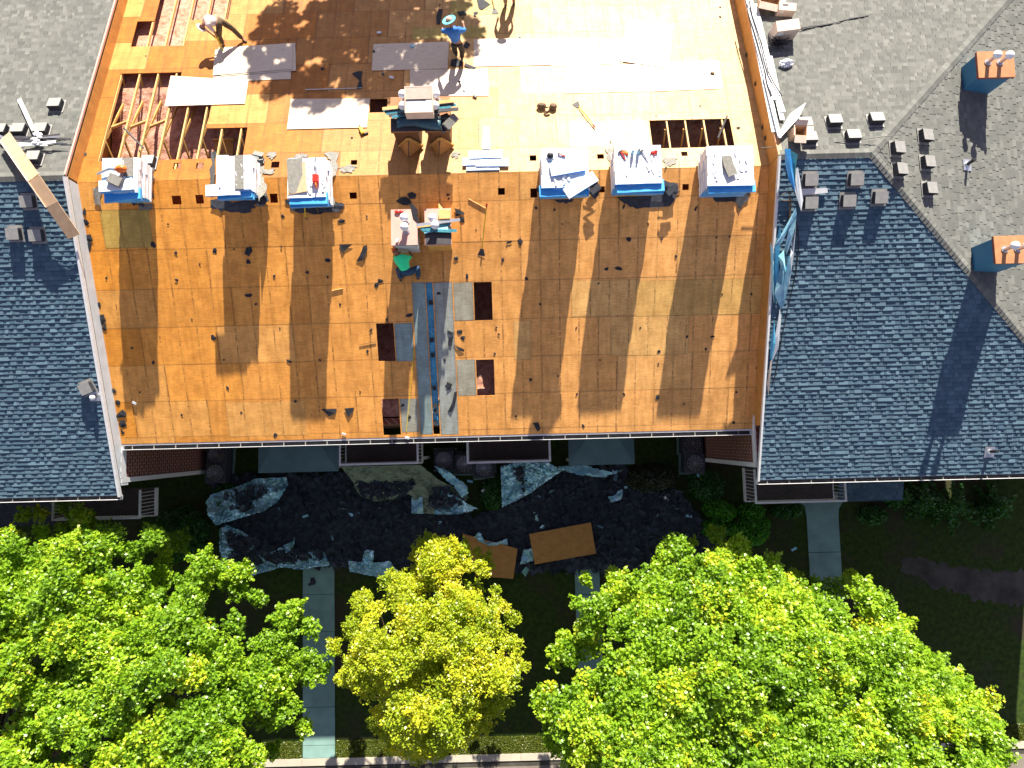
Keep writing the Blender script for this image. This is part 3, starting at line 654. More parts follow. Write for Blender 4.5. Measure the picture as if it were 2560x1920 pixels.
porch(lb, Il, (-60, 1225), (136, 1312), 2.8, M_SHDK, shing=True)
balcony(rb, Ir, (1862, 1170), (2083, 1247), 3.1); porch(rb, Ir, (2092, 1175), (2256, 1250), 3.0, M_SHS, .3, shing=True)
porch(bld, Ib, (646, 1085), (845, 1178), 2.8, M_PORCH); porch(bld, Ib, (1420, 1075), (1587, 1160), 2.8, M_PORCH)
balcony(bld, Ib, (866, 1095), (1054, 1156), 3.0, solid=True); balcony(bld, Ib, (1172, 1085), (1372, 1151), 3.0, solid=True)

# ------------------------------------------------------------------ loose plywood on the roof
def sheet(pxs, lab, side='N', lift=0.02, mat=None, th=0.014, name='plywood_sheet', cat='plywood', group='loose plywood sheets', z=None):
    f = (lambda a, b: G(a, b, z)) if z is not None else (lambda a, b: (N if side == 'N' else S)(a, b, lift))
    q = [f(*p) for p in pxs]; c = sum(q, Vector()) / 4
    M = slope_mat(side if z is None else 'G', c); Mi = M.inverted(); l = [Mi @ p for p in q]
    mb = MB()
    mb.slab([(p.x, p.y, 0.0) for p in l], th)
    me = mb.mesh(name)
    o = mk(name, me, mat or M_PLY); o.matrix_world = M
    return tag(o, lab, cat, group)
sheet([(538, 124), (731, 107), (731, 172), (532, 188)], 'pale plywood sheet the bending worker in white is marking, upper of two overlapping', lift=.055)
sheet([(546, 119), (738, 107), (740, 176), (552, 190)], 'pale plywood sheet mostly hidden beneath the sheet by the worker in white', lift=.036)
sheet([(534, 150), (727, 140), (727, 197), (532, 205)], 'lowest pale plywood sheet sticking out below the sheets beside the bending worker', lift=.018)
sheet([(427, 189), (621, 201), (612, 259), (411, 265)], 'pale plywood sheet lying half over the big roof opening with open rafters', lift=.03)
sheet([(727, 247), (925, 246), (917, 318), (717, 323)], 'pale plywood sheet left of the dark square opening beside the north chimneys', lift=.03)
sheet([(934, 110), (1122, 104), (1119, 171), (929, 176)], 'greyish plywood sheet in tree shade left of the worker in the blue shirt')
sheet([(1025, 174), (1219, 172), (1221, 239), (1025, 240)], 'plywood sheet half shaded, just uphill of the north chimneys')
sheet([(1185, 98), (1377, 95), (1377, 162), (1184, 166)], 'plywood sheet right of the worker in the blue shirt, its left end in shade')
sheet([(1379, 95), (1495, 95), (1500, 163), (1379, 164)], 'short bright plywood piece butted against the sheet right of the blue shirted worker')
sheet([(1411, 165), (1604, 160), (1610, 228), (1413, 233)], 'glaring white plywood sheet in the middle of the sunlit right half')
sheet([(1606, 156), (1797, 150), (1808, 221), (1612, 229)], 'glaring white plywood sheet nearest the right party wall, small block on its corner')
sheet([(1568, 46), (1684, 60), (1672, 170), (1548, 152)], 'glaring white plywood piece lying askew near the top of the right half', lift=.04)
sheet([(1500, 96), (1560, 96), (1556, 158), (1502, 160)], 'narrow white plywood offcut beside the askew sheet', lift=.018)
sheet([(1323, 1335), (1477, 1306), (1490, 1384), (1337, 1411)], 'orange plywood sheet with dark stains lying on the black debris, right of the yellow tree', z=0.7, mat=M_WALLPLY, group='plywood thrown to the ground')
sheet([(1156, 1334), (1294, 1372), (1283, 1447), (1190, 1440)], 'orange plywood sheet partly under the yellow tree crown', z=0.55, mat=M_WALLPLY, group='plywood thrown to the ground')

# ------------------------------------------------------------------ pallets of shingle bundles astride the ridge
def bundle_mb(w_, d_, h_, r, sw=0):
    mb = MB(); n = 6; prof = []
    for i in range(n + 1):
        x = -w_ / 2 + w_ * i / n
        prof.append(x)
    top, bot = [], []
    vs = []
    for zz, k in ((0, 0), (h_ * .5, 1), (h_, 0)):
        for i, x in enumerate(prof):
            for y in (-d_ / 2 - .006 * k, d_ / 2 + .006 * k): vs.append((x * (1 + .01 * k), y + r.uniform(-.004, .004), zz + (r.uniform(-.006, .006) if zz else 0)))
    N_ = (n + 1) * 2; fs = []
    for L in range(2):
        for i in range(n):
            a = L * N_ + i * 2; fs += [(a, a + 2, a + 2 + N_, a + N_), (a + 1, a + 1 + N_, a + 3 + N_, a + 3)]
        a = L * N_; fs += [(a, a + N_, a + 1 + N_, a + 1)]; a = L * N_ + n * 2; fs += [(a, a + 1, a + 1 + N_, a + N_)]
    mats = [sw if i % (2 * n + 2) >= 2 * n else 1 - sw for i in range(len(fs))]
    for i in range(n): fs += [(2 * N_ + i * 2, 2 * N_ + i * 2 + 2, 2 * N_ + i * 2 + 3, 2 * N_ + i * 2 + 1), (i * 2, i * 2 + 1, i * 2 + 3, i * 2 + 2)]; mats += [0, 0]
    b = len(mb.v); mb.v += vs; mb.f += [list(f) for f in fs]; mb.m += mats
    return mb
BR = random.Random(5)
BUN = [bundle_mb(1.0, .335, .085, BR, k // 4).mesh('bundle') for k in range(8)]
for me in BUN: me.materials.append(M_WRAP); me.materials.append(M_WBLUE)
BLU = bundle_mb(1.0, .335, .085, BR).mesh('bundle'); BLU.materials.append(M_WBLUE); BLU.materials.append(M_WBLUE)
def stack(pxa, pxb, ztop, lab, seed, turn=(), loose=(), layers=None, grey=None, skew=0.0):
    """top face of the stack given by two pixel corners; the pile stands on the ridge"""
    r = random.Random(seed); zt = ZR + ztop
    a, b = G(*pxa, zt), G(*pxb, zt); x0, x1, y1, y0 = a.x, b.x, a.y, b.y; cx, cy = (x0 + x1) / 2, (y0 + y1) / 2; W_, D_ = x1 - x0, y1 - y0
    root = empty('shingle_pallet', (cx, cy, ZR), lab, 'shingle stack', 'stacks of wrapped shingles along the ridge')
    zb = max(-0.42, -D_ / 2 * TP); 
    pm = MB()
    for k in (-.4, 0, .4): pm.box(-W_ / 2 + .06, W_ / 2 - .06, k * D_ - .05, k * D_ + .05, -abs(k * D_) * TP + .0, .055)
    mk('pallet', pm, M_WOODD, root)
    z = .06; L = 0; nrow = max(2, round(D_ / .335)); n = int((ztop - z) / .087)
    sx, sy = W_ / 1.0 * .98, D_ / nrow / .335
    for L in range(n):
        ox, oy = r.uniform(-.02, .02), r.uniform(-.02, .02)
        if L % 2 == 0:
            for k in range(nrow):
                o = bpy.data.objects.new('bundle', BUN[r.randrange(4)]); sc.collection.objects.link(o); o.parent = root
                o.location = (ox + r.uniform(-.02, .02), -D_ / 2 + (k + .5) * D_ / nrow + oy, z + L * .087); o.scale = (sx, sy * .985, 1); o.rotation_euler.z = r.uniform(-.012, .012)
        else:
            nc = max(2, round(W_ / .335))
            for k in range(nc):
                o = bpy.data.objects.new('bundle', BUN[4 + r.randrange(4)]); sc.collection.objects.link(o); o.parent = root
                o.location = (-W_ / 2 + (k + .5) * W_ / nc + ox, oy + r.uniform(-.02, .02), z + L * .087); o.rotation_euler.z = math.pi / 2 + r.uniform(-.012, .012); o.scale = (D_ / 1.0 * .98, W_ / nc / .335 * .985, 1)
    zt_ = z + n * .087
    for (fx, fy, rot, lay, ti) in turn:
        o = bpy.data.objects.new('bundle', BLU if lay < -1.2 else BUN[r.randrange(4)]); sc.collection.objects.link(o); o.parent = root
        if lay < -1.2: o.scale.x = W_ * 1.0; 
        o.location = (fx * W_ / 2, fy * D_ / 2, zt_ + lay * .088 + .002); o.rotation_euler = (ti, 0, rot)
    # loose wrapping flapping on the top and sides
    for k in range(loose if isinstance(loose, int) else 0):
        fx = r.uniform(-.9, .9); mbw = MB(); pts = []
        nn = 8; y = -D_ / 2 * r.uniform(.3, .95); yy = y + D_ * r.uniform(.3, .8); wv = r.uniform(.02, .06)
        vs = []
        for i in range(nn + 1):
            q = y + (yy - y) * i / nn; x = fx * W_ / 2 + math.sin(i * 1.3 + k) * .025
            for s_, h_ in ((-1, .004), (-.3, r.uniform(.02, .05)), (.4, r.uniform(.01, .03)), (1, .004)): vs.append((x + s_ * wv, q, zt_ + h_))
        mbw.add(vs, [(i * 4 + j, i * 4 + j + 1, i * 4 + j + 5, i * 4 + j + 4) for i in range(nn) for j in range(3)]); mk('wrap_fold', mbw, M_WRAP, root)
    if grey:
        for (gx0, gx1, gy0, gy1, gr) in grey:
            m = MB(); 
            for q in range(5): m.box(gx0 * W_ / 2 + r.uniform(-.01, .01), gx1 * W_ / 2 + r.uniform(-.01, .01), gy0 * D_ / 2, gy1 * D_ / 2, zt_ + .004 + q * .006, zt_ + .009 + q * .006, 0, Matrix.Rotation(gr, 4, 'Z'))
            mk('unwrapped_shingles', m, M_SHGREY, root)
    return root, T((cx, cy, ZR + zt_))
ST = []
ST.append(stack((253, 393), (341, 480), 0.98, 'leftmost ridge stack of white and blue shingle bundles with an orange leaf blower on top', 1, turn=((-.1, -.62, .06, 0, -.05), (.05, -1.05, .10, -2.0, -.05), (.0, -1.0, .03, -3.2, 0)), loose=5, grey=[(.15, .75, -.1, .95, 0)]))
ST.append(stack((541, 388), (627, 474), .80, 'second ridge stack from the left, white wrap with grey shingles bared down its right half', 2, turn=((-.66, -.93, .02, -1, 0), (-.05, -1.05, .05, -2.2, -.05), (0, -1.05, 0, -3.3, 0)), loose=4, grey=[(.05, .55, -.95, .98, .02)]))
ST.append(stack((718, 391), (813, 490), 1.0, 'third ridge stack from the left, under a tan sheet, red saw on its right', 3, turn=((.05, -1.02, .0, -1.6, 0), (.03, -1.1, .02, -2.7, 0),), loose=6, grey=[(-.98, -.2, -.75, .95, .06)]))
root = empty('shingle_pallet', N(1212, 408), 'low fourth stack of long white shingle packs right of the north chimneys', 'shingle stack', 'stacks of wrapped shingles along the ridge')
for k, (a, b, dz, rz) in enumerate((((1216, 378), (1214, 400), .0, .02), ((1215, 396), (1210, 412), .0, -.01), ((1207, 412), (1207, 424), .0, .0), ((1198, 400), (1198, 410), .05, .02), ((1232, 404), (1230, 412), .05, -.02), ((1214, 384), (1213, 392), .09, .01))):
    p = N((a[0] + b[0]) / 2, (a[1] + b[1]) / 2, .01 + dz) - N(1212, 408); o = bpy.data.objects.new('bundle', BUN[k % 4]); sc.collection.objects.link(o); o.parent = root
    o.matrix_local = T(p) @ slope_mat('N', Vector(), rz); o.scale = (1.0, .85, .55)
sheet([(1209, 315), (1216, 312), (1224, 320), (1225, 372), (1206, 372)][:1] + [(1224, 318), (1225, 372), (1206, 372)], 'narrow white strip pointing uphill from the low white stack', 'N', .03, M_WRAP, .03, 'wrapper_strip', 'wrapping', None)
ST.append(stack((1352, 369), (1475, 464), 1.10, 'fifth ridge stack from the left with two bundles slid askew over its front', 5, turn=((.1, -.05, .16, 0, .02), (.62, -.95, .55, 0, -.04), (-.1, -1.08, 0.02, -2.2, 0), (.0, -1.05, 0.0, -3.3, 0)), loose=4))
ST.append(stack((1535, 365), (1658, 458), 1.04, 'sixth ridge stack from the left with bottles, gloves and tools on top', 6, turn=((.08, -1.05, .03, -2.0, 0), (.08, -1.08, -.02, -3.1, 0),), loose=4))
ST.append(stack((1767, 363), (1890, 460), 1.06, 'rightmost ridge stack beside the party wall with a fan of grey shingles on top', 7, turn=((.05, -1.02, .02, -2.1, 0),), loose=5))
# ------------------------------------------------------------------ small scraps and litter
SCR = random.Random(9); SCM = []
for k in range(14):
    n = SCR.choice((5, 6, 7, 8)); pts = []
    el = SCR.choice((1, 1.3, 2.0, .7))
    for i in range(n):
        a = 2 * math.pi * i / n + SCR.uniform(-.25, .25); q = SCR.uniform(.55, 1.15); pts.append((math.cos(a) * q * .5 * el, math.sin(a) * q * .5 / el ** .5, 0))
    mb = MB(); c = [(0, 0, .14 + SCR.uniform(0, .12))] + [(x, y, SCR.uniform(.02, .16)) for x, y, _ in pts]
    mb.add(c + [(x, y, z - .04) for x, y, z in c], [(0, i + 1, (i + 1) % n + 1) for i in range(n)] + [(n + 1, (i + 1) % n + n + 2, i + n + 2) for i in range(n)] + [(i + 1, i + n + 2, (i + 1) % n + n + 2, (i + 1) % n + 1) for i in range(n)])
    me = mb.mesh('felt_scrap'); me.materials.append(M_FELT); SCM.append(me)
def region(px, py):
    cols = (300, 'left wall'), (480, 'first pallet'), (660, 'second pallet'), (860, 'third pallet'), (1090, 'chimneys'), (1290, 'fourth pallet'), (1500, 'fifth pallet'), (1700, 'sixth pallet'), (9999, 'right wall')
    c = next(n for x, n in cols if px < x)
    if py < 430: return 'sunlit rear slope, in line with the ' + c
    return ('upper' if py < 640 else 'middle' if py < 860 else 'lower') + ' front slope, in line with the ' + c
def scrap(px, py, s, side=None, grey=False, lab=None):
    side = side or ('S' if py > 440 else 'N'); p = (S if side == 'S' else N)(px, py, .004)
    o = bpy.data.objects.new('felt_scrap', SCM[SCR.randrange(14)]); sc.collection.objects.link(o)
    d = s * 2 / 82.0; o.matrix_world = slope_mat(side, p, SCR.uniform(0, 6.28)) @ Matrix.Diagonal((d, d, d * .5 if d > .15 else d, 1))
    return tag(o, lab or ('tiny' if s < 5 else 'small' if s < 8 else 'palm sized') + ' black felt scrap, ' + region(px, py), 'felt scrap', 'black felt scraps, ' + region(px, py))
SC = '''382,612,8 440,632,5 441,700,5 537,626,8 620,655,7 620,739,8 533,842,8 384,906,5 585,623,3 558,507,4 707,540,5 855,552,8 917,540,4 819,650,7 768,681,5 819,693,4 703,617,4 686,690,4 951,702,8 941,712,8 1168,692,6 1256,650,5
1271,606,5 1098,734,5 1022,789,8 967,799,6 928,825,5 919,878,5 724,903,6 1149,830,8 1157,845,7 1112,900,5 1236,884,4 1241,818,4 1247,836,4 1300,606,8 1386,525,4 1571,598,8 1516,673,6 1548,671,8 1496,708,4 1316,697,5 1655,597,4
1791,594,3 1823,592,3 1805,736,4 1878,735,5 1782,841,5 1647,878,5 1327,949,5 1646,909,4 1717,842,4 1765,872,4 1899,916,6 1895,939,6 1896,1008,8 1643,993,7 1459,1065,5 1834,1057,5 1442,985,5 738,1003,5 688,1088,7 1007,1013,6 1023,1043,6
1118,965,6 455,1037,4 603,1031,4 570,970,5 266,695,5 1098,1003,5 1120,487,5 1155,548,8 1121,497,4 1139,645,6 1145,532,10 1190,575,3 1340,520,4 1405,560,3 1560,515,4 1620,560,3 1690,640,4 1740,520,4 1395,940,4 1560,985,4 1710,1010,4
1840,980,4 1290,1040,4 480,800,3 640,760,4 700,820,3 560,900,3 800,900,4 850,760,4 900,980,4 330,870,4 350,980,3 420,560,3 500,660,3 1440,820,3 1500,900,3 1600,820,3 1350,760,4'''
for q in SC.split():
    a, b, c = map(int, q.split(',')); scrap(a, b, c)
for a, b, c in ((300, 40, 4), (365, 140, 3), (214, 386, 6), (720, 100, 3), (807, 172, 6), (957, 185, 8), (935, 130, 6), (960, 148, 8), (1190, 33, 8), (1187, 40, 5), (1150, 205, 8), (1160, 228, 6), (1157, 45, 5), (1300, 95, 4), (1800, 18, 4), (1800, 42, 4), (1846, 320, 6), (1780, 185, 3), (1640, 290, 3), (1527, 355, 3), (1750, 265, 3), (1130, 100, 6), (1100, 12, 3), (590, 180, 3), (880, 345, 4), (1000, 118, 4)):
    scrap(a, b, c, 'N')
def slab_obj(name, pxs, side, th, mat, lab, cat, group=None, lift=0.02):
    return sheet(pxs, lab, side, lift, mat, th, name, cat, group)
for pxs, sd_, lab in (([(615, 620), (628, 616), (631, 628), (622, 641), (612, 634)], 'S', 'large ragged black felt scrap in the second pallet shadow'),
                      ([(917, 612), (919, 624), (907, 650), (890, 655), (900, 638), (909, 616)], 'S', 'long wavy black felt strip left of the green shirted worker'),
                      ([(848, 611), (882, 610), (862, 626), (855, 632)], 'S', 'flat triangular grey black felt scrap left of the wavy strip'),
                      ([(803, 1022), (842, 1022), (838, 1033), (822, 1041), (812, 1030)], 'S', 'broad black felt scrap near the eave, left of two small scraps'),
                      ([(861, 1021), (885, 1019), (883, 1028), (871, 1043), (866, 1032)], 'S', 'forked black felt scrap near the eave'),
                      ([(1136, 980), (1143, 978), (1138, 1010), (1128, 1030), (1119, 1030), (1130, 1008)], 'S', 'long narrow black felt strip across the grey board near the eave'),
                      ([(1117, 955), (1131, 960), (1126, 972), (1118, 976)], 'S', 'rounded black scrap on the grey board right of the slot'),
                      ([(1332, 1057), (1346, 1056), (1351, 1072), (1344, 1079)], 'S', 'black shingle tab overhanging the eave above the second balcony'),
                      ([(1118, 825), (1134, 832), (1139, 823), (1131, 840), (1120, 834)], 'S', 'bent black strip on the light strip of board, upper of three'),
                      ([(1121, 845), (1133, 842), (1128, 865), (1121, 864)], 'S', 'bent black strip on the light strip of board, middle of three'),
                      ([(1134, 862), (1160, 873), (1160, 880), (1148, 876)], 'S', 'bent black strip on the orange wood right of the light board'),
                      ([(1136, 520), (1160, 531), (1162, 536), (1140, 534)], 'S', 'triangular dark flashing scrap right of the south chimneys'),
                      ([(989, 503), (1004, 493), (1016, 492), (1026, 500), (1029, 508), (1020, 513), (1008, 513)], 'S', 'crumpled navy felt sheet uphill of the south chimneys, lower of two'),
                      ([(1018, 484), (1030, 480), (1041, 486), (1038, 497), (1024, 497)], 'S', 'crumpled navy felt sheet uphill of the south chimneys, upper of two'),
                      ([(895, 178), (906, 178), (903, 200), (907, 221), (892, 223), (898, 200), (880, 184)], 'N', 'black hammer tacker shaped felt piece with a bar head, above the north chimneys'),
                      ([(1097, 24), (1107, 24), (1103, 45), (1100, 62), (1092, 60), (1091, 40)], 'N', 'long black felt strip beside the blue shirted worker'),
                      ([(1143, 30), (1163, 27), (1167, 36), (1148, 41)], 'N', 'black shingle rectangle above the worker in the blue shirt'),
                      ([(1192, 0), (1210, 0), (1226, 11), (1205, 25), (1197, 22)], 'N', 'large black folded felt sheet at the top edge'),
                      ([(1128, 150), (1142, 148), (1156, 155), (1156, 165), (1142, 168), (1126, 165)], 'N', 'rounded black felt piece at the feet of the worker in the blue shirt'),
                      ([(1163, 158), (1190, 170), (1186, 175), (1160, 166)], 'N', 'narrow black felt strip near the feet of the blue shirted worker'),
                      ([(1166, 103), (1176, 112), (1168, 121), (1156, 118)], 'N', 'square black felt piece beside the knee of the blue shirted worker')):
    q = [(N if sd_ == 'N' else S)(a, b, .012) for a, b in pxs]; c = sum(q, Vector()) / len(q); M = slope_mat(sd_, c); l = [M.inverted() @ p for p in q]
    r = random.Random(len(lab)); mb = MB(); n = len(l)
    mb.slab([(p.x, p.y, r.uniform(0.0, .03)) for p in l][::-1], .008); o = mk('felt_sheet', mb, M_FELT); o.matrix_world = M; tag(o, lab, 'felt sheet')
# torn shingle remnants around the pallets
REM = [([(528, 378), (540, 383), (535, 470), (528, 490), (526, 440)], 1), ([(640, 395), (660, 401), (655, 440), (668, 470), (648, 505), (640, 450)], 2), ([(670, 380), (690, 380), (688, 398), (672, 396)], 3), ([(652, 422), (690, 422), (685, 433), (655, 432)], 4),
       ([(737, 388), (765, 386), (765, 394), (740, 395)], 5), ([(810, 384), (848, 382), (842, 430), (832, 445), (828, 400)], 6), ([(845, 420), (880, 412), (893, 418), (880, 432), (860, 433)], 7), ([(1130, 382), (1150, 380), (1145, 395), (1128, 390)], 8),
       ([(1512, 372), (1536, 374), (1536, 408), (1520, 400)], 9), ([(1660, 395), (1695, 397), (1680, 412), (1662, 420)], 10), ([(1750, 384), (1766, 385), (1766, 400), (1750, 395)], 11), ([(360, 420), (388, 422), (386, 452), (362, 455)], 12),
       ([(232, 470), (250, 470), (254, 520), (236, 505)], 13), ([(345, 478), (380, 480), (382, 520), (350, 527)], 14), ([(525, 500), (640, 505), (628, 530), (560, 525), (530, 522)], 15), ([(712, 498), (830, 502), (862, 512), (850, 530), (800, 535), (735, 528)], 16),
       ([(1340, 470), (1370, 480), (1460, 486), (1430, 505), (1400, 508), (1370, 492)], 17), ([(1540, 482), (1700, 478), (1675, 515), (1590, 522), (1560, 508)], 18), ([(1770, 478), (1880, 476), (1862, 505), (1850, 528), (1840, 506), (1790, 505)], 19), ([(640, 478), (665, 480), (662, 510), (640, 515)], 20)]
for pxs, k in REM:
    sd_ = 'N' if pxs[0][1] < 432 and pxs[2][1] < 445 else 'S'
    q = [(N if sd_ == 'N' else S)(a, b, .014) for a, b in pxs]; c = sum(q, Vector()) / len(q); M = slope_mat(sd_, c); l = [M.inverted() @ p for p in q]; r = random.Random(k)
    out = []
    for i in range(len(l)):
        a, b = l[i], l[(i + 1) % len(l)]; d = (b - a); nrm = Vector((-d.y, d.x, 0)).normalized()
        for t_ in (0, .25, .5, .75): out.append(a + d * t_ + (nrm * r.uniform(-.05, .07) if t_ else Vector()))
    mb = MB().slab([(p.x, p.y, r.uniform(0, .025)) for p in out][::-1], .012); o = mk('shingle_remnant', mb, M_SHGREY if k < 15 or k == 20 else M_SHDK); o.matrix_world = M
    lb_ = {1: 'left of the second pallet', 2: 'right of the second pallet', 3: 'a small patch above the ridge right of the second pallet', 4: 'a flat patch by the square vent hole', 5: 'behind the third pallet', 6: 'right of the third pallet', 7: 'ragged, by the vent hole left of the north chimneys', 8: 'left of the low white stack', 9: 'left of the sixth pallet', 10: 'right of the sixth pallet', 11: 'left of the rightmost pallet', 12: 'right of the leftmost pallet, sunlit', 13: 'left foot of the leftmost pallet', 14: 'right foot of the leftmost pallet', 15: 'in front of the second pallet', 16: 'in front of the third pallet', 17: 'in front of the fifth pallet', 18: 'in front of the sixth pallet', 19: 'in front of the rightmost pallet', 20: 'right front corner of the second pallet'}[k]
    tag(o, 'torn grey shingle remnant ' + lb_, 'shingle scrap')

# ------------------------------------------------------------------ chimneys
def flue(par, x, y, z, h=0.42, r=0.125, pr=0.06, hood=0.0):
    p = mk('flue_pipe', MB().tube([(x, y, z - .1), (x, y, z + h - r * .6)], pr, 14), M_GALV, par, smooth=False)
    mk('flue_cap', MB().ball((x, y, z + h), r, r, r * .92, 18, 10), M_CAPW, p, smooth=True)
    mk('collar', MB().tube([(x, y, z), (x, y, z + .03)], pr * 1.7, 14), M_GALV, p)
def chimney(lab, pa, pb, ztop, body, cap, trim, flues, zlow, side=None, name='chimney', group=None):
    a, b = G(*pa, ztop), G(*pb, ztop); x0, x1, y1, y0 = a.x, b.x, a.y, b.y; cx, cy = (x0 + x1) / 2, (y0 + y1) / 2
    root = empty(name, (cx, cy, zlow), lab, 'chimney', group); hx, hy, zt = (x1 - x0) / 2, (y1 - y0) / 2, ztop - zlow
    mk('chase', MB().box(-hx + .05, hx - .05, -hy + .05, hy - .05, -.6, zt - .06), body, root)
    mk('cap', MB().box(-hx, hx, -hy, hy, zt - .03, zt), cap, root); mk('cap_edge', MB().box(-hx + .004, hx - .004, -hy + .004, hy - .004, zt - .10, zt - .031), trim, root)
    for fx, fy in flues: flue(root, fx * hx, fy * hy, zt)
    return root, (x0, x1, y0, y1)
zc = zs(S(1020, 620).y)
CS = 'chimney boxes on the stripped roof'
c1, r1 = chimney('left box south of the ridge, pink cap with two white balls, worker at its foot', (977, 524), (1044, 612), zs(YR - 1.6) + .78, M_SIDING, M_CAPP, M_BODY, [(.15, .30), (.17, -.22)], zs(YR - 2.1), group=CS)
c2, r2 = chimney('right box south of the ridge, dark metal strips heaped across its cap', (1061, 522), (1129, 611), zs(YR - 1.6) + .68, M_WOODD, M_CAPP, M_CAPP, [(-.30, .25), (-.12, -.15)], zs(YR - 2.1), group=CS)
zn = ZR + .75
c3, r3 = chimney('left box north of the ridge, under the navy sheet and open crate', (976, 243), (1047, 329), zn, M_CRATE, M_CAPR, M_CRATE, [(.02, .75), (.05, .1)], zs(YR + 2.2), group=CS)
c4, r4 = chimney('right box north of the ridge, under the bent black sheet', (1061, 242), (1126, 328), zn, M_CRATE, M_CAPR, M_CRATE, [(.02, .75), (-.05, .1)], zs(YR + 2.2), group=CS)
# crickets between the north boxes and the ridge
for (xa, xb, ya, px_, py_, lab) in ((r3[0] + .1, r3[1] - .02, r3[2], 1021, 394, 'left triangular plywood saddle behind the north chimneys'), (r4[0] + .05, r4[1] - .0, r4[2], 1097, 392, 'right triangular plywood saddle behind the north chimneys')):
    tip = N(px_, py_, .02); c = Vector(((xa + xb) / 2, ya, zs(ya))); hm_ = .62
    P = [Vector((xa, ya + .03, zs(ya + .03) + .02)), Vector((xb, ya + .03, zs(ya + .03) + .02)), Vector((c.x, ya + .03, zs(ya) + hm_)), tip]
    l = [p - c for p in P]; up = Vector((0, 0, 1)); mb = MB().slab([l[0], l[3], l[2]], .02).slab([l[3], l[1], l[2]], .02)
    root = empty('roof_saddle', c, lab, 'roof saddle', 'plywood saddles behind the chimneys')
    mk('saddle_panel', mb, M_WALLPLY, root); mk('saddle_beam', MB().bar(l[0] + Vector((0, -.02, .06)), l[2] + Vector((0, -.03, .03)), .05, .09).bar(l[2] + Vector((0, -.03, .03)), l[1] + Vector((0, -.02, .06)), .05, .09), M_WOODD, root)
    mk('saddle_seam', MB().bar(l[2] + Vector((0, 0, .012)), l[3] + Vector((0, 0, .012)), .02, .02), M_BLK, root)
mkp = lambda a, b, z: G(a, b, z)
# things heaped on the north boxes
q = [G(*p, zn + .02) for p in ((995, 300), (1045, 288), (1098, 284), (1110, 300), (1098, 322), (1060, 312), (1030, 316), (1002, 316))]
c = sum(q, Vector()) / len(q); mb = MB(); r = random.Random(2); gx, gy = 14, 5; vs = []
for j in range(gy + 1):
    for i in range(gx + 1):
        px_ = 992 + 110 * i / gx; py_ = 287 + 33 * j / gy - 5 * math.sin(i * .35); z = zn + .03 + .10 * math.sin(math.pi * j / gy) + r.uniform(0, .03)
        vs.append(G(px_, py_, z) - c)
mb.add(vs, [(j * (gx + 1) + i, j * (gx + 1) + i + 1, (j + 1) * (gx + 1) + i + 1, (j + 1) * (gx + 1) + i) for j in range(gy) for i in range(gx)])
o = mk('folded_tarp', mb, M_NAVY, smooth=True); o.matrix_world = T(c); so_ = o.modifiers.new('s', 'SOLIDIFY'); so_.thickness = .02; tag(o, 'dark navy folded tarp lying across the north chimney boxes', 'tarp')
def strips(name, lst, z0, mat, lab, cat='metal strips', n=0, w_=.09, step=.014, f=None):
    pts = [(G(*a, z0 + k * step), G(*b, z0 + k * step)) for k, (a, b) in enumerate(lst)]; c = sum((a + b for a, b in pts), Vector()) / (2 * len(pts))
    root = empty(name, c, lab, cat)
    for k, (a, b) in enumerate(pts): mk('strip', MB().bar(a - c, b - c, w_, .012), mat[k % len(mat)], root)
    return root
strips('flashing_bundle', [((958, 276), (1140, 262)), ((962, 280), (1135, 258)), ((965, 284), (1128, 268)), ((972, 289), (1120, 276)), ((980, 293), (1090, 272)), ((956, 272), (1133, 252)), ((1000, 285), (1146, 272)), ((1010, 280), (1144, 274))], zn + .15, [M_TEAL, M_SHDK, M_TEAL, M_DARKS, M_TEAL, M_LUM, M_SHDK, M_DARKS], 'fanned bundle of dark teal flashing strips on the north chimney boxes')
strips('flashing_bundle', [((1040, 566), (1138, 550)), ((1044, 570), (1125, 556)), ((1062, 572), (1126, 560)), ((1052, 572), (1142, 577)), ((1060, 580), (1120, 570)), ((1056, 575), (1130, 578)), ((1041, 563), (1150, 549))], r2 and zs(YR - 1.6) + .70, [M_SIDING, M_LUM, M_TEAL, M_TEAL, M_CYAN, M_TEAL, M_GALV], 'crossed teal and steel flashing strips on the right south chimney box')
# open crate on the north boxes
zc2 = zn + .30; a, b = G(1011, 216, zc2 + .4), G(1082, 280, zc2 + .4); c = Vector(((a.x + b.x) / 2, (a.y + b.y) / 2, zc2)); hx, hy = (b.x - a.x) / 2, (a.y - b.y) / 2 
root = empty('open_crate', c, 'open pale cardboard crate with white lining standing on the north chimney boxes', 'box')
mk('carton', MB().box(-hx, hx, -hy, -hy + .02, 0, .4).box(-hx, hx, hy - .02, hy, 0, .4).box(-hx, -hx + .02, -hy + .021, hy - .021, 0, .4).box(hx - .02, hx, -hy + .021, hy - .021, 0, .4).box(-hx + .021, hx - .021, -hy + .021, hy - .021, -.0, .16), M_CARDL, root)
mk('flap', MB().add([(-hx, hy, .4), (hx, hy, .4), (hx - .02, hy * .1, .33), (-hx + .02, hy * .1, .33)], [(0, 1, 2, 3)]), M_CARDL, root)
mk('lining', MB().box(-hx + .03, hx * .5, -hy + .04, hy * .05, .165, .3).box(hx * .52, hx - .04, -hy + .04, hy * .0, .165, .34), M_WRAP, root)
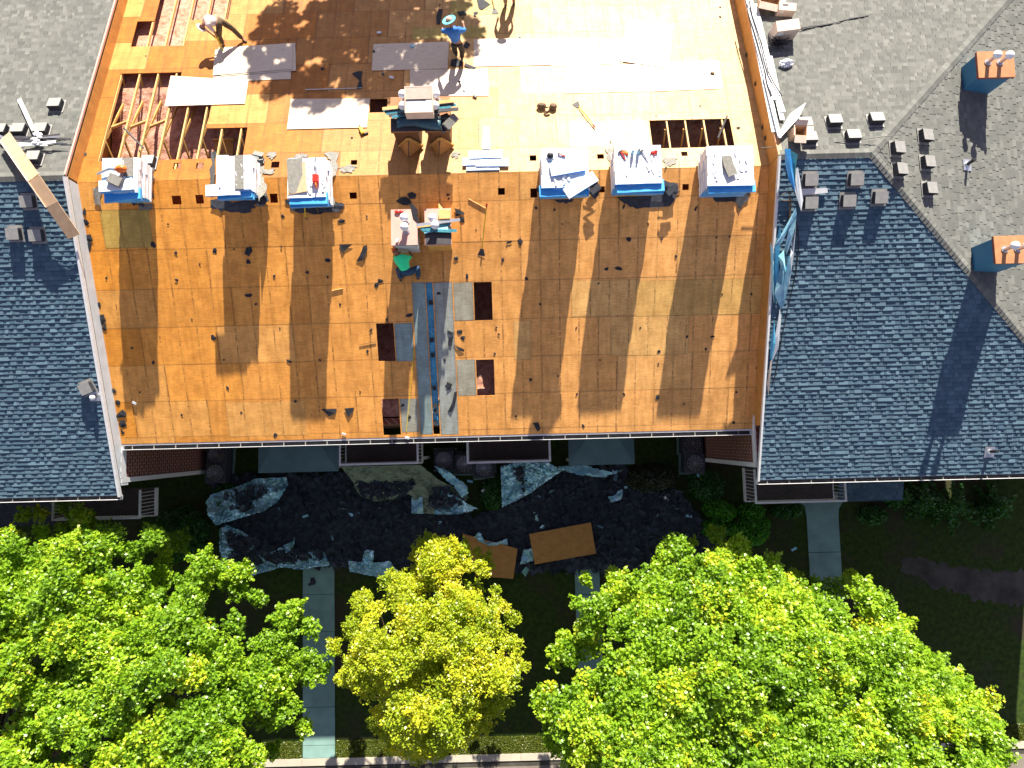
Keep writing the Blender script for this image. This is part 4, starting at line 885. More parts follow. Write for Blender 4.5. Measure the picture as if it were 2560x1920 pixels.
# grey shingles leaning on the right box
a = G(1125, 306, zn + .05); o = mk('shingle_wad', MB().box(-.22, .22, -.12, .12, 0, .07).box(-.2, .24, -.13, .1, .072, .10), M_SHGREY); o.matrix_world = T(a) @ Matrix.Rotation(.8, 4, 'Z') @ Matrix.Rotation(.3, 4, 'X'); tag(o, 'small wad of pale grey shingles leaning on the right north chimney box', 'shingles')
q = [G(*p, zn + .03) for p in ((1092, 292), (1118, 284), (1133, 300), (1110, 334), (1098, 326), (1090, 310))]; c = sum(q, Vector()) / 6
o = mk('bent_sheet', MB().slab([(p - c) + Vector((0, 0, .05 * (i % 2))) for i, p in enumerate(q)][::-1], .01), M_FELT); o.matrix_world = T(c); tag(o, 'bent black sheet hanging over the right north chimney box', 'felt sheet')
# things on the south boxes
zq = zs(YR - 1.6) + .69; q = [G(*p, zq) for p in ((1063, 576), (1128, 572), (1128, 610), (1063, 611))]; c = sum(q, Vector()) / 4; o = mk('felt_sheet', MB().slab([p - c for p in q][::-1], .008), M_DARKS); o.matrix_world = T(c); tag(o, 'dark panel covering the lower half of the right south chimney cap', 'felt sheet')
q = [G(*p, zn + .012) for p in ((977, 296), (1046, 300), (1062, 300), (1125, 298), (1125, 327), (977, 328))]; c = sum(q, Vector()) / 6; o = mk('felt_sheet', MB().slab([p - c for p in q][::-1], .009), M_DARKS); o.matrix_world = T(c); tag(o, 'dark felt spread over the near half of the north chimney boxes', 'felt sheet')
zt2 = zs(YR - 1.6) + .68; c = G(1111, 535, zt2 + .14)
o = mk('wooden_box', MB().box(-.17, .17, -.14, .14, -.14, 0), M_LUM, bevel=.006); o.matrix_world = T(c); tag(o, 'small pale wooden box on the right south chimney cap', 'box')
c = S(1104, 512); root = empty('wood_wedge', c, 'upright pale plywood wedge uphill of the right south chimney', 'plywood offcut')
mk('wedge', MB().slab([(-.10, .22, .02), (-.08, -.22, .02), (.12, -.22, .02), (-.07, -.2, .35)][:3], .02).add([(-.1, .22, .0), (-.06, -.22, .0), (-.06, -.2, .3), (.12, -.22, .02)], [(0, 1, 2), (0, 2, 3)]), M_LUM, root)
c = G(998, 530, zt2 + .12); o = mk('glove', MB().ball((-.05, 0, .02), .09, .06, .03).ball((.07, 0, .02), .07, .05, .03), M_RED, smooth=True); o.matrix_world = T(c); tag(o, 'red and white gloves on the left south chimney cap', 'gloves')
c = G(993, 602, zt2 + .13); o = mk('carton', MB().box(-.035, .035, -.055, .055, 0, .06), M_WRAP, bevel=.004); o.matrix_world = T(c) @ Matrix.Rotation(-.4, 4, 'Z'); tag(o, 'small white drink carton on the left south chimney cap', 'carton')
slab_obj('flashing_sheet', [(1046, 508), (1061, 525), (1060, 558), (1050, 548), (1043, 515)], 'S', .01, M_DARKS, 'black flashing sheet standing in the gap between the south chimney boxes', 'flashing', lift=.3)
# chimneys on the hipped roof
for pa, pb, zt, lab, fl in (((2442, 129), (2539, 192), ZRR - 0.2, 'upper orange capped chimney with two ball vents on the right hipped roof', [(-.45, .15), (.2, .1)]), ((2484, 590), (2580, 657), ZRR + .0, 'lower orange capped chimney with ball vent at the right edge of the picture', [(-.45, .0), (.25, .0)])):
    a, b = G(*pa, zt), G(*pb, zt); cx, cy = (a.x + b.x) / 2, (a.y + b.y) / 2; zr = ZRR - (cx - ax) * TP; ztop = zr + (.95 if pa[1] < 300 else 1.22)
    ch, rr_ = chimney(lab, pa, pb, ztop, M_BODY, M_CAPR, M_TRIMR, fl, zr, group='orange capped chimneys on the hipped roof')
    hx, hy = (rr_[1] - rr_[0]) / 2, (rr_[3] - rr_[2]) / 2
    pass

# ------------------------------------------------------------------ roof vents
def make_vent():
    r = empty('roof_vent', Matrix(), 'x', 'roof vent')
    mk('flange', MB().box(-.23, .23, -.25, .25, 0.03, .04), M_VENT, r)
    mk('hood', MB().add([(-.19, -.17, .04), (.19, -.17, .04), (.19, .17, .04), (-.19, .17, .04), (-.19, -.17, .23), (.19, -.17, .23), (.19, .17, .21), (-.19, .17, .21)], [(4, 5, 6, 7), (2, 3, 7, 6)]), M_VENT, r)
    lv = MB().add([(-.19, -.17, .04), (.19, -.17, .04), (.19, .17, .04), (-.19, .17, .04), (-.19, -.17, .229), (.19, -.17, .229), (.19, .17, .209), (-.19, .17, .209)], [(0, 1, 5, 4), (1, 2, 6, 5), (3, 0, 4, 7)])
    for k in range(7): x = -.17 + k * .055; lv.box(x, x + .012, -.185, -.171, .06, .21)
    for k in range(5): y = -.14 + k * .06; lv.box(.191, .203, y, y + .012, .06, .2).box(-.203, -.191, y, y + .012, .06, .2)
    mk('louvre', lv, M_VENTD, r); return r
VENT = make_vent(); first = True
def P_E(px, py):                  # point on the east slope of the hipped roof
    d = ray(px, py); t = (ZRR + ax * TP - H) / (d.z + TP * d.x); return Vector((d.x * t, d.y * t, H + d.z * t))
def put_vent(px, py, kind, lab, rot=0.0):
    global first
    if kind == 'LN': M = slope_mat('N', N(px, py, HL), rot)
    elif kind == 'LS': M = slope_mat('S', S(px, py, HL), rot)
    elif kind == 'RN': M = slope_mat('N', N(px, py, HR), rot)
    elif kind == 'RS': M = slope_mat('S', S(px, py, HR), rot)
    elif kind == 'MN': M = slope_mat('N', N(px, py, 0), rot)
    else: M = slope_mat('E', P_E(px, py), rot)
    if first: VENT.matrix_world = M; VENT['label'] = lab; VENT['group'] = 'grey box vents on the roofs'; first = False; return VENT
    return dup(VENT, M, lab)
for a in ((145, 268, 'LN', 'box vent standing alone on the left roof, nearest the step in the roof'), (8, 332, 'LN', 'box vent cut by the left edge of the picture'), (55, 331, 'LN', 'box vent behind the scrap metal heap, left one of two'),
          (110, 330, 'LN', 'box vent behind the scrap metal heap, right one of two'), (92, 400, 'LN', 'box vent between the scrap heap and the left ridge'), (76, 504, 'LS', 'box vent in shade under the long cardboard on the left roof'),
          (42, 584, 'LS', 'box vent on the left blue slope, left of the lower pair'), (98, 588, 'LS', 'box vent on the left blue slope, right of the lower pair in shade'),
          (2082, 309, 'RN', 'box vent on the right roof, left of the top two'), (2186, 304, 'RN', 'box vent on the right roof nearest the long hip'), (2128, 347, 'RN', 'box vent on the right roof below the gap between two others'),
          (2020, 352, 'RN', 'box vent touching the open cardboard box on the right roof'), (2008, 316, 'RN', 'box vent half hidden behind the open cardboard box'),
          (2022, 450, 'RS', 'box vent on the blue slope just above the white board'), (2135, 449, 'RS', 'box vent on the blue slope, upper one in the middle'), (2022, 507, 'RS', 'box vent on the blue slope just below the white board'),
          (2116, 502, 'RS', 'box vent on the blue slope, lower one in the middle'), (2195, 494, 'RS', 'box vent on the blue slope nearest the hip'),
          (2306, 343, 'RE', 'box vent on the hip end, top of the right column', .05), (2236, 374, 'RE', 'box vent at the cable end on the hip end', .05), (2242, 427, 'RE', 'box vent on the hip end, below the cable end', .05),
          (2311, 409, 'RE', 'box vent on the hip end, middle of the right column', .05), (2316, 475, 'RE', 'box vent on the hip end, bottom of the right column', .05), (376, 410, 'MN', 'loose box vent beside the leftmost shingle pallet'),
          (222, 968, 'LS', 'tilted black box vent at the edge of the left blue slope', .35)):
    put_vent(*a[:4], *(a[4:] or ()))
def plumb(P, M, lab, h=.42, r=.05):
    root = empty('vent_pipe', M @ T(Vector()), lab, 'vent pipe', 'pipe vents with metal flashing'); Mi = M.inverted()
    up = (Mi.to_3x3() @ Vector((0, 0, 1)))
    mk('flashing', MB().box(-.16, .16, -.2, .16, .03, .042), M_GALV, root); mk('pipe', MB().tube([Vector((0, 0, .02)), up * h], r, 14), M_BLK, root); mk('boot', MB().tube([Vector((0, 0, .04)), up * .1], [r * 1.9, r * 1.15], 14), M_GALV, root)
plumb(0, slope_mat('E', P_E(2415, 412)), 'black pipe vent with metal flashing below the upper orange capped chimney')
plumb(0, slope_mat('S', S(2472, 1128, HR)), 'black pipe vent low on the right blue slope near the eave')
r_ = empty('vent_pipe', slope_mat('S', S(240, 990, HL)), 'white ball capped pipe vent by the edge of the left blue slope', 'vent pipe', 'pipe vents with metal flashing')
mk('flashing', MB().box(-.19, .19, -.16, .16, .03, .042), M_GALV, r_); mk('pipe', MB().tube([(0, 0, .03), (0, 0, .16)], .05, 12), M_BLK, r_); mk('cap', MB().ball((0, 0, .2), .085), M_CAPW, r_, smooth=True)

# ------------------------------------------------------------------ litter on the neighbouring roofs
def poly_thing(name, pts, th, mat, lab, cat, group=None, wav=0.0, seed=0):
    c = sum(pts, Vector()) / len(pts); r = random.Random(seed)
    o = mk(name, MB().slab([(p - c) + Vector((0, 0, r.uniform(0, wav))) for p in pts], th), mat); o.matrix_world = T(c); return tag(o, lab, cat, group)
LN_ = lambda a, b, h=0.03: N(a, b, HL + h)
LS_ = lambda a, b, h=0.03: S(a, b, HL + h)
RN_ = lambda a, b, h=0.03: N(a, b, HR + h)
RS_ = lambda a, b, h=0.03: S(a, b, HR + h)
# long folded cardboard sleeve over the left ridge
A = [LN_(12, 341, .35), LN_(52, 399, .42), LS_(84, 445, .50), LS_(130, 512, .42), LS_(186, 592, .20)]
root = empty('cardboard_sleeve', A[2], 'long tan cardboard sleeve lying slantwise over the ridge of the left roof', 'cardboard')
for k in range(4): mk('panel', MB().bar(A[k] - A[2], (A[k + 1] - A[2]) * .997 + (A[k] - A[2]) * .003, .37, .03), M_CARD, root)
for k in (0, 1, 2): d = (A[k + 1] - A[k]).normalized(); s_ = d.cross(Vector((0, 0, 1))).normalized() * .18; mk('fold_edge', MB().bar(A[k] - A[2] + s_ + Vector((0, 0, .03)), A[k + 1] - A[2] + s_ + Vector((0, 0, .03)), .015, .05), M_CARDL, root)
strips_ = [((0, 338), (165, 350)), ((0, 352), (150, 340)), ((30, 345), (178, 348)), ((5, 358), (120, 362)), ((60, 352), (168, 360)), ((-20, 332), (60, 368)), ((70, 344), (150, 336)), ((20, 366), (140, 354))]
c = LN_(90, 350); root = empty('scrap_metal_heap', c, 'heap of dark and grey metal strips lying on the left roof', 'scrap metal')
for k, (a, b) in enumerate(strips_): mk('strip', MB().bar(LN_(*a, .14 + .02 * k) - c, LN_(*b, .10 + .02 * k) - c, .09 if k % 2 else .05, .012), (M_SHDK, M_GALV, M_DARKS, M_SIDING)[k % 4], root)
o = mk('metal_trim', MB().bar(LN_(48, 248, .1) - c, LN_(90, 338, .2) - c, .12, .03), M_WHITE); o.matrix_world = T(c); tag(o, 'white metal trim length pointing up the left roof from the scrap heap', 'metal trim')
mb = MB(); r = random.Random(1)
for k in range(9): mb.ball(LN_(92 + r.uniform(-8, 10), 345 + r.uniform(-16, 18), .26) - c, r.uniform(.05, .12), r.uniform(.03, .08), r.uniform(.03, .06), 7, 4)
o = mk('plastic_bag', mb, M_WRAP); o.matrix_world = T(c); tag(o, 'crumpled white plastic bag on the scrap metal heap', 'bag')
# right side: boxes, strips, cables
def carton(px, py, ph, w_, d_, h_, rot, mat, lab, open_=False, side='RN'):
    p = (RN_ if side == 'RN' else RS_)(px, py, .02); root = empty('cardboard_box', T(p) @ Matrix.Rotation(rot, 4, 'Z'), lab, 'cardboard box')
    x, y, t = w_ / 2, d_ / 2, .012; zb = -.12
    m = MB().box(-x, x, -y, -y + t, zb, h_).box(-x, x, y - t, y, zb, h_).box(-x, -x + t, -y + t + .001, y - t - .001, zb, h_).box(x - t, x, -y + t + .001, y - t - .001, zb, h_)
    if open_:
        m.box(-x + t, x - t, -y + t, y - t, .0, .02); mk('carton', m, mat, root)
        for (p0, p1, dv) in (((-x, -y), (x, -y), (0, -.20, -.04)), ((-x, -y), (-x, y), (-.04, 0, .02)), ((x, -y), (x, y), (.18, 0, .02)), ((-x, y), (x, y), (0, .12, .1))):
            a = Vector((*p0, h_)); b = Vector((*p1, h_)); d = Vector(dv); mk('flap', MB().slab([a, b, b + d, a + d], .008), M_CARDL, root)
    else:
        m.box(-x, x, -y, y, h_ + .001, h_ + .012); mk('carton', m, mat, root); mk('tape', MB().box(-.03, .03, -y, y, h_ + .0125, h_ + .014), M_CARDL, root); mk('shipping_label', MB().box(-x * .75, -x * .3, -y - .003, -y - .001, h_ * .62, h_ * .85), M_WHITE, root)
    return root
carton(1951, 92, 0, .72, .34, .62, .10, M_CARDL, 'large sealed cardboard box by the right party wall with rope heaped at its foot')
carton(1915, 14, 0, .62, .4, .42, -.25, M_CARD, 'cardboard box at the top edge beside the right party wall', open_=True)
root = carton(1958, 34, 0, .55, .26, .36, -.10, M_CARDL, 'white topped box with a dark slot, between two cardboard boxes'); mk('slot', MB().box(-.16, .02, .02, .07, .3745, .377), M_DARKS, root)
carton(1985, 345, 0, .34, .30, .50, -.08, M_CARD, 'open cardboard box with flaps spread, on the right roof beside the ridge', open_=True)
c = RN_(1945, 112, .1); mb = MB(); r = random.Random(8); pts = []
for k in range(60): pts.append(Vector((r.gauss(0, .14), r.gauss(0, .09), r.uniform(0, .22))))
mb.tube(pts, .013, 5); o = mk('rope_tangle', mb, M_BLK); o.matrix_world = T(c); tag(o, 'tangle of black rope heaped in front of the large sealed box', 'rope')
mb = MB(); pts = [RN_(1990, 72, .1), RN_(2040, 64, .05), RN_(2090, 56, .05), RN_(2130, 45, .04), RN_(2172, 38, .04)]; pts2 = [RN_(1990, 76, .06), RN_(2040, 66, .05), RN_(2080, 59, .05), RN_(2125, 47, .04), RN_(2171, 40, .04)]
c = pts[2]; mb.tube([p - c for p in pts], .016, 6).tube([p - c for p in pts2], .014, 6); o = mk('electric_cord', mb, M_BLK); o.matrix_world = T(c); tag(o, 'black doubled cord stretching across the right roof from the boxes', 'cord')
r = random.Random(4); c = RN_(1965, 160, .08); mb = MB(); gx = 12; vs = []
for j in range(gx):
    for i in range(gx):
        a = (i - 5.5) / 5.5; b = (j - 5.5) / 5.5; q = max(0, 1 - (a * a + b * b) * .55); vs.append((a * .22, b * .14 + a * .02, .13 * q * r.uniform(.5, 1.2)))
mb.add(vs, [(j * gx + i, j * gx + i + 1, (j + 1) * gx + i + 1, (j + 1) * gx + i) for j in range(gx - 1) for i in range(gx - 1) if ((i - 5) ** 2 + (j - 5) ** 2) < 34]); o = mk('cloth_rag', mb, M_WRAP); o.matrix_world = T(c); tag(o, 'crumpled white cloth lying on the right roof below the boxes', 'cloth')
c = RN_(1890, 120); root = empty('trim_strips', c, 'long white metal trim strips lying along the edge of the right roof', 'metal trim')
for k, (a, b, hh) in enumerate((((1868, -10), (1935, 330), .06), ((1878, 0), (1948, 345), .08), ((1888, 10), (1956, 300), .1), ((1872, 20), (1938, 250), .12), ((1908, 130), (1958, 280), .14), ((1912, 190), (1950, 345), .16), ((1925, 140), (1948, 250), .10))):
    mk('strip', MB().bar(RN_(*a, hh) - c, RN_(*b, hh) - c, .10 if k % 2 else .14, .012), M_WHITE if k % 3 else M_SIDING, root)
c = RN_(1900, 150); mb = MB()
for off, k in ((0, 0), (9, 1)):
    pts = [RN_(1862 + off, -5, .2), RN_(1872 + off, 40, .16), RN_(1884 + off, 75, .18), RN_(1893 + off, 105, .2), RN_(1905 + off, 150, .22), RN_(1912 + off, 180, .2), RN_(1918 + off * 2, 210, .2), RN_(1928 + off * 3, 240, .2)]
    mb.tube([p - c for p in pts], .018, 6)
o = mk('black_hose', mb, M_BLK); o.matrix_world = T(c); tag(o, 'two thin black hoses running down along the right party wall', 'hose')
poly_thing('white_board', [RN_(2015, 256, .3), RN_(1996, 295, .25), RN_(1950, 345, .2), RN_(1945, 338, .2), RN_(1975, 285, .25)], .02, M_WHITE, 'white pointed board leaning over the open cardboard box', 'board')
# cable with its sagging line, from the wall to the hip vent
pts = [Vector(S(1900, 374, .9)) if i == 0 else None for i in range(1)]
c = N(2060, 365, HR + .5); P0 = N(1900, 373, .55); P1 = P_E(2232, 353) + Vector((0, 0, .35)); ps = [P0.lerp(P1, t_ / 10) + Vector((0, 0, .10 - .10 * math.sin(math.pi * t_ / 10))) for t_ in range(11)]
o = mk('overhead_cable', MB().tube([p - c for p in ps], .011, 6), M_BLK); o.matrix_world = T(c); tag(o, 'thin cable stretched from the party wall to a vent on the hip', 'cable')
# blue film, panels and junk along the edge of the right blue slope
def crumple(name, outline, Pf, hts, mat, lab, cat, seed, step=.08, amp=.06, ridge=(3.0, .4), group=None, fold=None):
    """a creased sheet: outline in pixels, Pf(px,py,h)"""
    r = random.Random(seed); base = [Pf(*p, 0) for p in outline]; poly = [(p.x, p.y) for p in base]; xs = [p[0] for p in poly]; ys = [p[1] for p in poly]
    x0, y0 = min(xs), min(ys); nx_, ny_ = int((max(xs) - x0) / step) + 2, int((max(ys) - y0) / step) + 2; idx = {}; vs = []; fs = []
    cen = Vector(((x0 + max(xs)) / 2, (y0 + max(ys)) / 2, 0))
    ang = [r.gauss(fold, .5) if fold is not None else r.uniform(0, 3.14) for _ in range(5)]; fq = [r.uniform(.5, 2) * ridge[0] for _ in range(5)]; ph_ = [r.uniform(0, 6) for _ in range(5)]
    n0 = base[0]; 
    wl = [.75, .5, .34, .22, .15]; am = [1.0, .7, .45, .22, .12]
    def hgt(x, y):
        s_ = 0; wx = x + .22 * math.sin(y * 2.3 + ph_[0]) + .12 * math.sin(x * 3.1 + y * 4.1 + ph_[1]); wy = y + .22 * math.sin(x * 2.0 + ph_[2]) + .10 * math.sin(y * 3.7 - x * 2.9 + ph_[3])
        for a, f, p, w_ in zip(ang, wl, ph_, am): q = (wx * math.cos(a) + wy * math.sin(a)) / f + p; s_ += w_ * abs((q % 2) - 1) ** 1.4
        return amp * s_
    from mathutils import geometry
    def zbase(x, y): return hts(x, y)
    for j in range(ny_):
        for i in range(nx_):
            x, y = x0 + i * step, y0 + j * step
            if inside(poly, x, y) or any(inside(poly, x + dx, y + dy) for dx in (-step * .6, step * .6) for dy in (-step * .6, step * .6)):
                X, Y = x + r.uniform(-.3, .3) * step, y + r.uniform(-.3, .3) * step
                if not inside(poly, x, y):
                    best = 9e9
                    for q in range(len(poly)):
                        a_, b_ = Vector(poly[q]), Vector(poly[q - 1]); ab = b_ - a_; t_ = max(0, min(1, (Vector((x, y)) - a_).dot(ab) / max(ab.length_squared, 1e-9))); c_ = a_ + ab * t_
                        if (c_ - Vector((x, y))).length < best: best = (c_ - Vector((x, y))).length; X, Y = c_.x, c_.y
                idx[(i, j)] = len(vs); vs.append((X - cen.x, Y - cen.y, zbase(x, y) + hgt(x, y) + r.uniform(0, amp * .3)))
    for (i, j) in idx:
        q = [(i, j), (i + 1, j), (i + 1, j + 1), (i, j + 1)]
        if all(k in idx for k in q):
            a = [idx[k] for k in q]; fs += ([(a[0], a[1], a[2]), (a[0], a[2], a[3])] if (i + j) % 2 else [(a[0], a[1], a[3]), (a[1], a[2], a[3])])
    zz = min(v[2] for v in vs); mb = MB().add([(a, b, c_ - zz) for a, b, c_ in vs], fs); o = mk(name, mb, mat); o.matrix_world = T(cen + Vector((0, 0, zz))); return tag(o, lab, cat, group)
hS = lambda x, y: zs(y) + HR + .06
def film(polys, lab, mats, seed):
    r = random.Random(seed); P = [[RS_(a, b, h) for a, b, h in q] for q in polys]; c = sum((p for q in P for p in q), Vector()) / sum(len(q) for q in P); mb = MB()
    for k, q in enumerate(P):
        n = len(q); m = sum(q, Vector()) / n + Vector((0, 0, .05)); vs = [p - c for p in q] + [m - c]; mb.add(vs, [(i_, (i_ + 1) % n, n) for i_ in range(n)], k % len(mats)); mb.add([v - Vector((0, 0, .02)) for v in vs], [((i_ + 1) % n, i_, n) for i_ in range(n)], k % len(mats))
    o = mk('plastic_film', mb, mats); o.matrix_world = T(c); return tag(o, lab, 'plastic film')
film([[(1990, 520, .3), (1992, 536, .25), (1955, 606, .2), (1936, 626, .1), (1938, 612, .15)], [(1992, 540, .2), (1986, 580, .25), (1966, 640, .2), (1962, 620, .1), (1972, 575, .3)], [(1950, 562, .2), (1953, 590, .2), (1944, 640, .05), (1942, 600, .1)], [(1938, 618, .3), (1950, 612, .3), (1946, 700, .1), (1940, 760, .05), (1932, 690, .1)],
      [(1984, 590, .1), (1990, 560, .3), (1984, 640, .15), (1972, 720, .1), (1974, 650, .3)], [(1946, 640, .35), (1960, 625, .2), (1964, 680, .3), (1954, 672, .1)], [(1926, 606, .3), (1932, 625, .3), (1936, 760, .1), (1930, 720, .1)], [(1962, 640, .1), (1976, 640, .35), (1978, 680, .2), (1960, 762, .12), (1952, 774, .06), (1936, 735, .2), (1944, 690, .15)]],
     'pale blue plastic film in long folds along the edge of the right blue slope', [M_CYAN, M_TARP, M_FOIL, M_FOIL, M_SIDING, M_CYAN], 3)
film([[(1950, 772, .12), (1953, 800, .1), (1946, 870, .06), (1930, 905, .05), (1936, 850, .12)], [(1936, 800, .2), (1940, 860, .1), (1926, 915, .05), (1926, 860, .1)], [(1926, 905, .1), (1930, 900, .12), (1921, 990, .04), (1918, 960, .05)]], 'lower torn end of plastic film tapering toward the eave', [M_SIDING, M_FOIL, M_CARDL], 4)
film([[(1962, 372, .5), (1976, 372, .45), (1984, 440, .3), (1988, 478, .25), (1972, 448, .3), (1964, 410, .2)], [(1978, 376, .3), (1994, 386, .3), (1990, 420, .2), (1988, 470, .2), (1984, 430, .2)]], 'bright blue film hanging over the ridge below the open cardboard box', [M_WBLUE, M_TEAL], 6)
poly_thing('metal_panel', [RS_(1984, 425, .2), RS_(1995, 418, .2), RS_(2008, 500, .25), RS_(2003, 528, .3), RS_(1985, 470, .2)], .012, M_SIDING, 'grey folded metal panel standing across the white board', 'metal panel')
poly_thing('white_board', [RS_(2003, 472, .1), RS_(2068, 470, .1), RS_(2070, 482, .1), RS_(2005, 488, .1)], .03, M_WHITE, 'white board lying level between two vents on the blue slope', 'board')
c = RS_(1962, 500); mb = MB(); mb.tube([RS_(a, b, .12) - c for a, b in ((1983, 480), (1968, 482), (1950, 488), (1944, 494), (1952, 500), (1968, 502), (1984, 500), (1986, 510))], .012, 6); mb.tube([RS_(a, b, .1) - c for a, b in ((1975, 488), (1976, 520), (1974, 548))], .03, 6)
o = mk('hose_coil', mb, M_BRN); o.matrix_world = T(c); tag(o, 'loop of brown hose at the edge of the right blue slope', 'hose')
c = RS_(1990, 600); o = mk('thin_cable', MB().tube([RS_(a, b, .05) - c for a, b in ((1988, 528), (1996, 590), (1997, 620), (1990, 680), (1972, 760), (1955, 840), (1938, 940), (1932, 955))], .014, 6), M_BLK); o.matrix_world = T(c); tag(o, 'thin black cable trailing down beside the crumpled film', 'cable')

# ------------------------------------------------------------------ tools on the stripped roof
c = N(1367, 272); root = empty('tool_belt', slope_mat('N', c), 'brown leather tool belt dropped on the sunlit wood', 'tool belt')
M0 = Matrix()
mk('pouch', MB().ball((-.17, .04, .09), .16, .11, .1, 8, 5), M_BRN, root); mk('pouch', MB().ball((.2, -.0, .09), .13, .13, .1, 8, 5), M_BRN, root); mk('belt', MB().tube([(-.1, 0, .06), (0, -.04, .1), (.1, .0, .08), (.05, -.12, .04), (-.1, -.2, .04), (-.05, -.3, .03), (.08, -.26, .03)], .025, 6), M_BRN, root)
def shovel(p, q, lab, yel=True, scale=1.0, blade=True, grp=None, hm=None):
    c = p; root = empty('roofing_shovel', c, lab, 'shovel', grp); d = q - p; L = d.length; d.normalize(); up = Vector((0, 0, 1)); s_ = d.cross(up).normalized()
    mk('handle', MB().tube([Vector((0, 0, .03)), d * L * .5 + Vector((0, 0, .05)), d * L + Vector((0, 0, .04))], .017, 8), hm or M_YEL, root)
    mk('blade', MB().slab([s_ * .05, -s_ * .05, -d * .22 - s_ * .12, -d * .22 + s_ * .12], .008), M_DARKS, root); mk('grip', MB().tube([d * L + Vector((0, 0, .04)), d * (L + .12) + Vector((0, 0, .04))], .024, 8), M_RED, root)
shovel(N(1447, 268, .03), N(1482, 313, .02), 'yellow handled roofing shovel lying on the sunlit wood beside the tool belt', grp='roofing shovels')
shovel(S(1205, 622, .05), S(1216, 520, .25), 'yellow handled roofing fork lying below the ridge right of the south chimneys', grp='roofing shovels')
shovel(S(764, 545, .03), S(761, 486, .75), 'yellow handled shovel leaning on the third pallet, left of two', grp='roofing shovels')
shovel(S(797, 534, .03), S(780, 478, .75), 'reddish handled shovel leaning on the third pallet, right of two', hm=M_BRN, grp='roofing shovels')
def rod(pxa, pxb, side, rad, mat, lab, name='thin_rod', cat='rod', h=.02):
    f = N if side == 'N' else S; a, b = f(*pxa, h), f(*pxb, h); o = mk(name, MB().tube([Vector(), b - a], rad, 6), mat); o.matrix_world = T(a); return tag(o, lab, cat)
rod((1553, 110), (1612, 119), 'N', .012, M_BRN, 'thin brown rod on the glaring plywood, upper of two'); rod((1555, 124), (1616, 134), 'N', .012, M_BRN, 'thin brown rod on the glaring plywood, lower of two')
rod((763, 224), (905, 220), 'N', .012, M_WHITE, 'long thin white batten on the shaded wood above a plywood sheet'); rod((1171, 497), (1216, 522), 'S', .014, M_LUM, 'thin wooden stick ending at the roofing fork')
rod((1035, 870), (1016, 1080), 'S', .012, M_YEL, 'long thin yellow rod slanting across the grey board'); rod((898, 862), (940, 854), 'S', .010, M_BRN, 'thin twig like stick left of the dark opening')
rod((830, 727), (857, 721), 'S', .016, M_LUM, 'short pale wood sliver in the middle of the front slope'); rod((310, 320), (358, 370), 'N', .03, M_DARKS, 'dark pipe poking out of the big roof opening', 'pipe', 'pipe', .15)
rod((1818, 290), (1795, 345), 'N', .03, M_DARKS, 'dark pipe poking out of the right roof opening', 'pipe', 'pipe', .12)
for px, py, lab, m in ((337, 1007, 'small white paper packet near the lower left of the front slope', M_WRAP), (979, 195, 'small white packet above the north chimneys', M_WRAP), (1781, 184, 'small wood block on the glaring plywood by the party wall', M_BRN), (1187, 242, 'crumpled grey paper right of the north chimneys', M_SHGREY), (948, 83, 'small white can in the tree shade', M_WRAP), (1031, 117, 'light blue drink can on the shaded plywood sheet', M_CYAN), (860, 1085, 'pale cardboard scrap caught on the eave', M_CARDL), (1018, 1094, 'white paper scrap in the gutter', M_WRAP)):
    f = N if py < 430 else S; o = mk('small_packet', MB().box(-.07, .07, -.035, .035, 0, .05), m, bevel=.006); o.matrix_world = slope_mat('N' if py < 430 else 'S', f(px, py, .02), rnd.uniform(-.8, .2)); tag(o, lab, 'litter')
# yellow nail gun by the pallet row and kit on the pallets
root = empty('nail_gun', slope_mat('N', N(905, 330), .4), 'yellow and black nail gun near the third pallet', 'nail gun'); mk('body', MB().box(-.05, .05, -.14, .12, .04, .12), M_YEL, root, bevel=.015); mk('magazine', MB().box(-.03, .16, -.16, -.12, .0, .06).box(-.03, .03, .1, .22, .05, .09), M_BLK, root, bevel=.005)
tp = ST[0][1]; root = empty('leaf_blower', tp @ T((.12, .12, .06)) @ Matrix.Rotation(math.pi + .05, 4, 'Z'), 'orange leaf blower with grey tube lying on the leftmost pallet', 'leaf blower')
mk('motor', MB().ball((0, 0, .1), .17, .12, .12, 12, 8), M_ORG, root, smooth=True); mk('tube', MB().tube([(.12, 0, .08), (.35, -.04, .07), (.55, .02, .05), (.72, .08, .04)], [.05, .045, .04, .03], 10), M_GALV, root); mk('handle', MB().tube([(-.12, .02, .14), (-.05, .02, .25), (.1, .02, .2)], .02, 8), M_ORG, root)
o = mk('shingle_wad', MB().box(-.2, .2, -.14, .14, 0, .12).box(-.19, .21, -.13, .13, .122, .15), M_SHGREY); o.matrix_world = tp @ T((-.05, -.2, .06)) @ Matrix.Rotation(-.45, 4, 'Z'); tag(o, 'thick wad of grey shingles on the leftmost pallet below the blower', 'shingles')
tp = ST[2][1]; root = empty('cut_off_saw', tp @ T((.28, -.08, .02)), 'red power saw at the end of a grey hose on the third pallet', 'saw'); mk('body', MB().box(-.09, .09, -.14, .12, 0, .14), M_RED, root, bevel=.03); mk('guard', MB().tube([(-.0, -.2, .06), (.03, -.2, .06)], .09, 14), M_ORG, root); mk('hose', MB().tube([(0, .1, .08), (.03, .3, .06), (-.03, .48, .05), (0, .62, .05)], .03, 8), M_GALV, root)
o = mk('shingle_sheet', MB().slab([(-.55, -.52, .02), (.02, -.44, .05), (-.04, .45, .03), (-.52, .44, .02)], .02), M_CARD); o.matrix_world = tp; tag(o, 'tan shingle sheet draped over the left half of the third pallet', 'shingle sheet')
tp = ST[5 - 1][1] if len(ST) == 6 else ST[5][1]
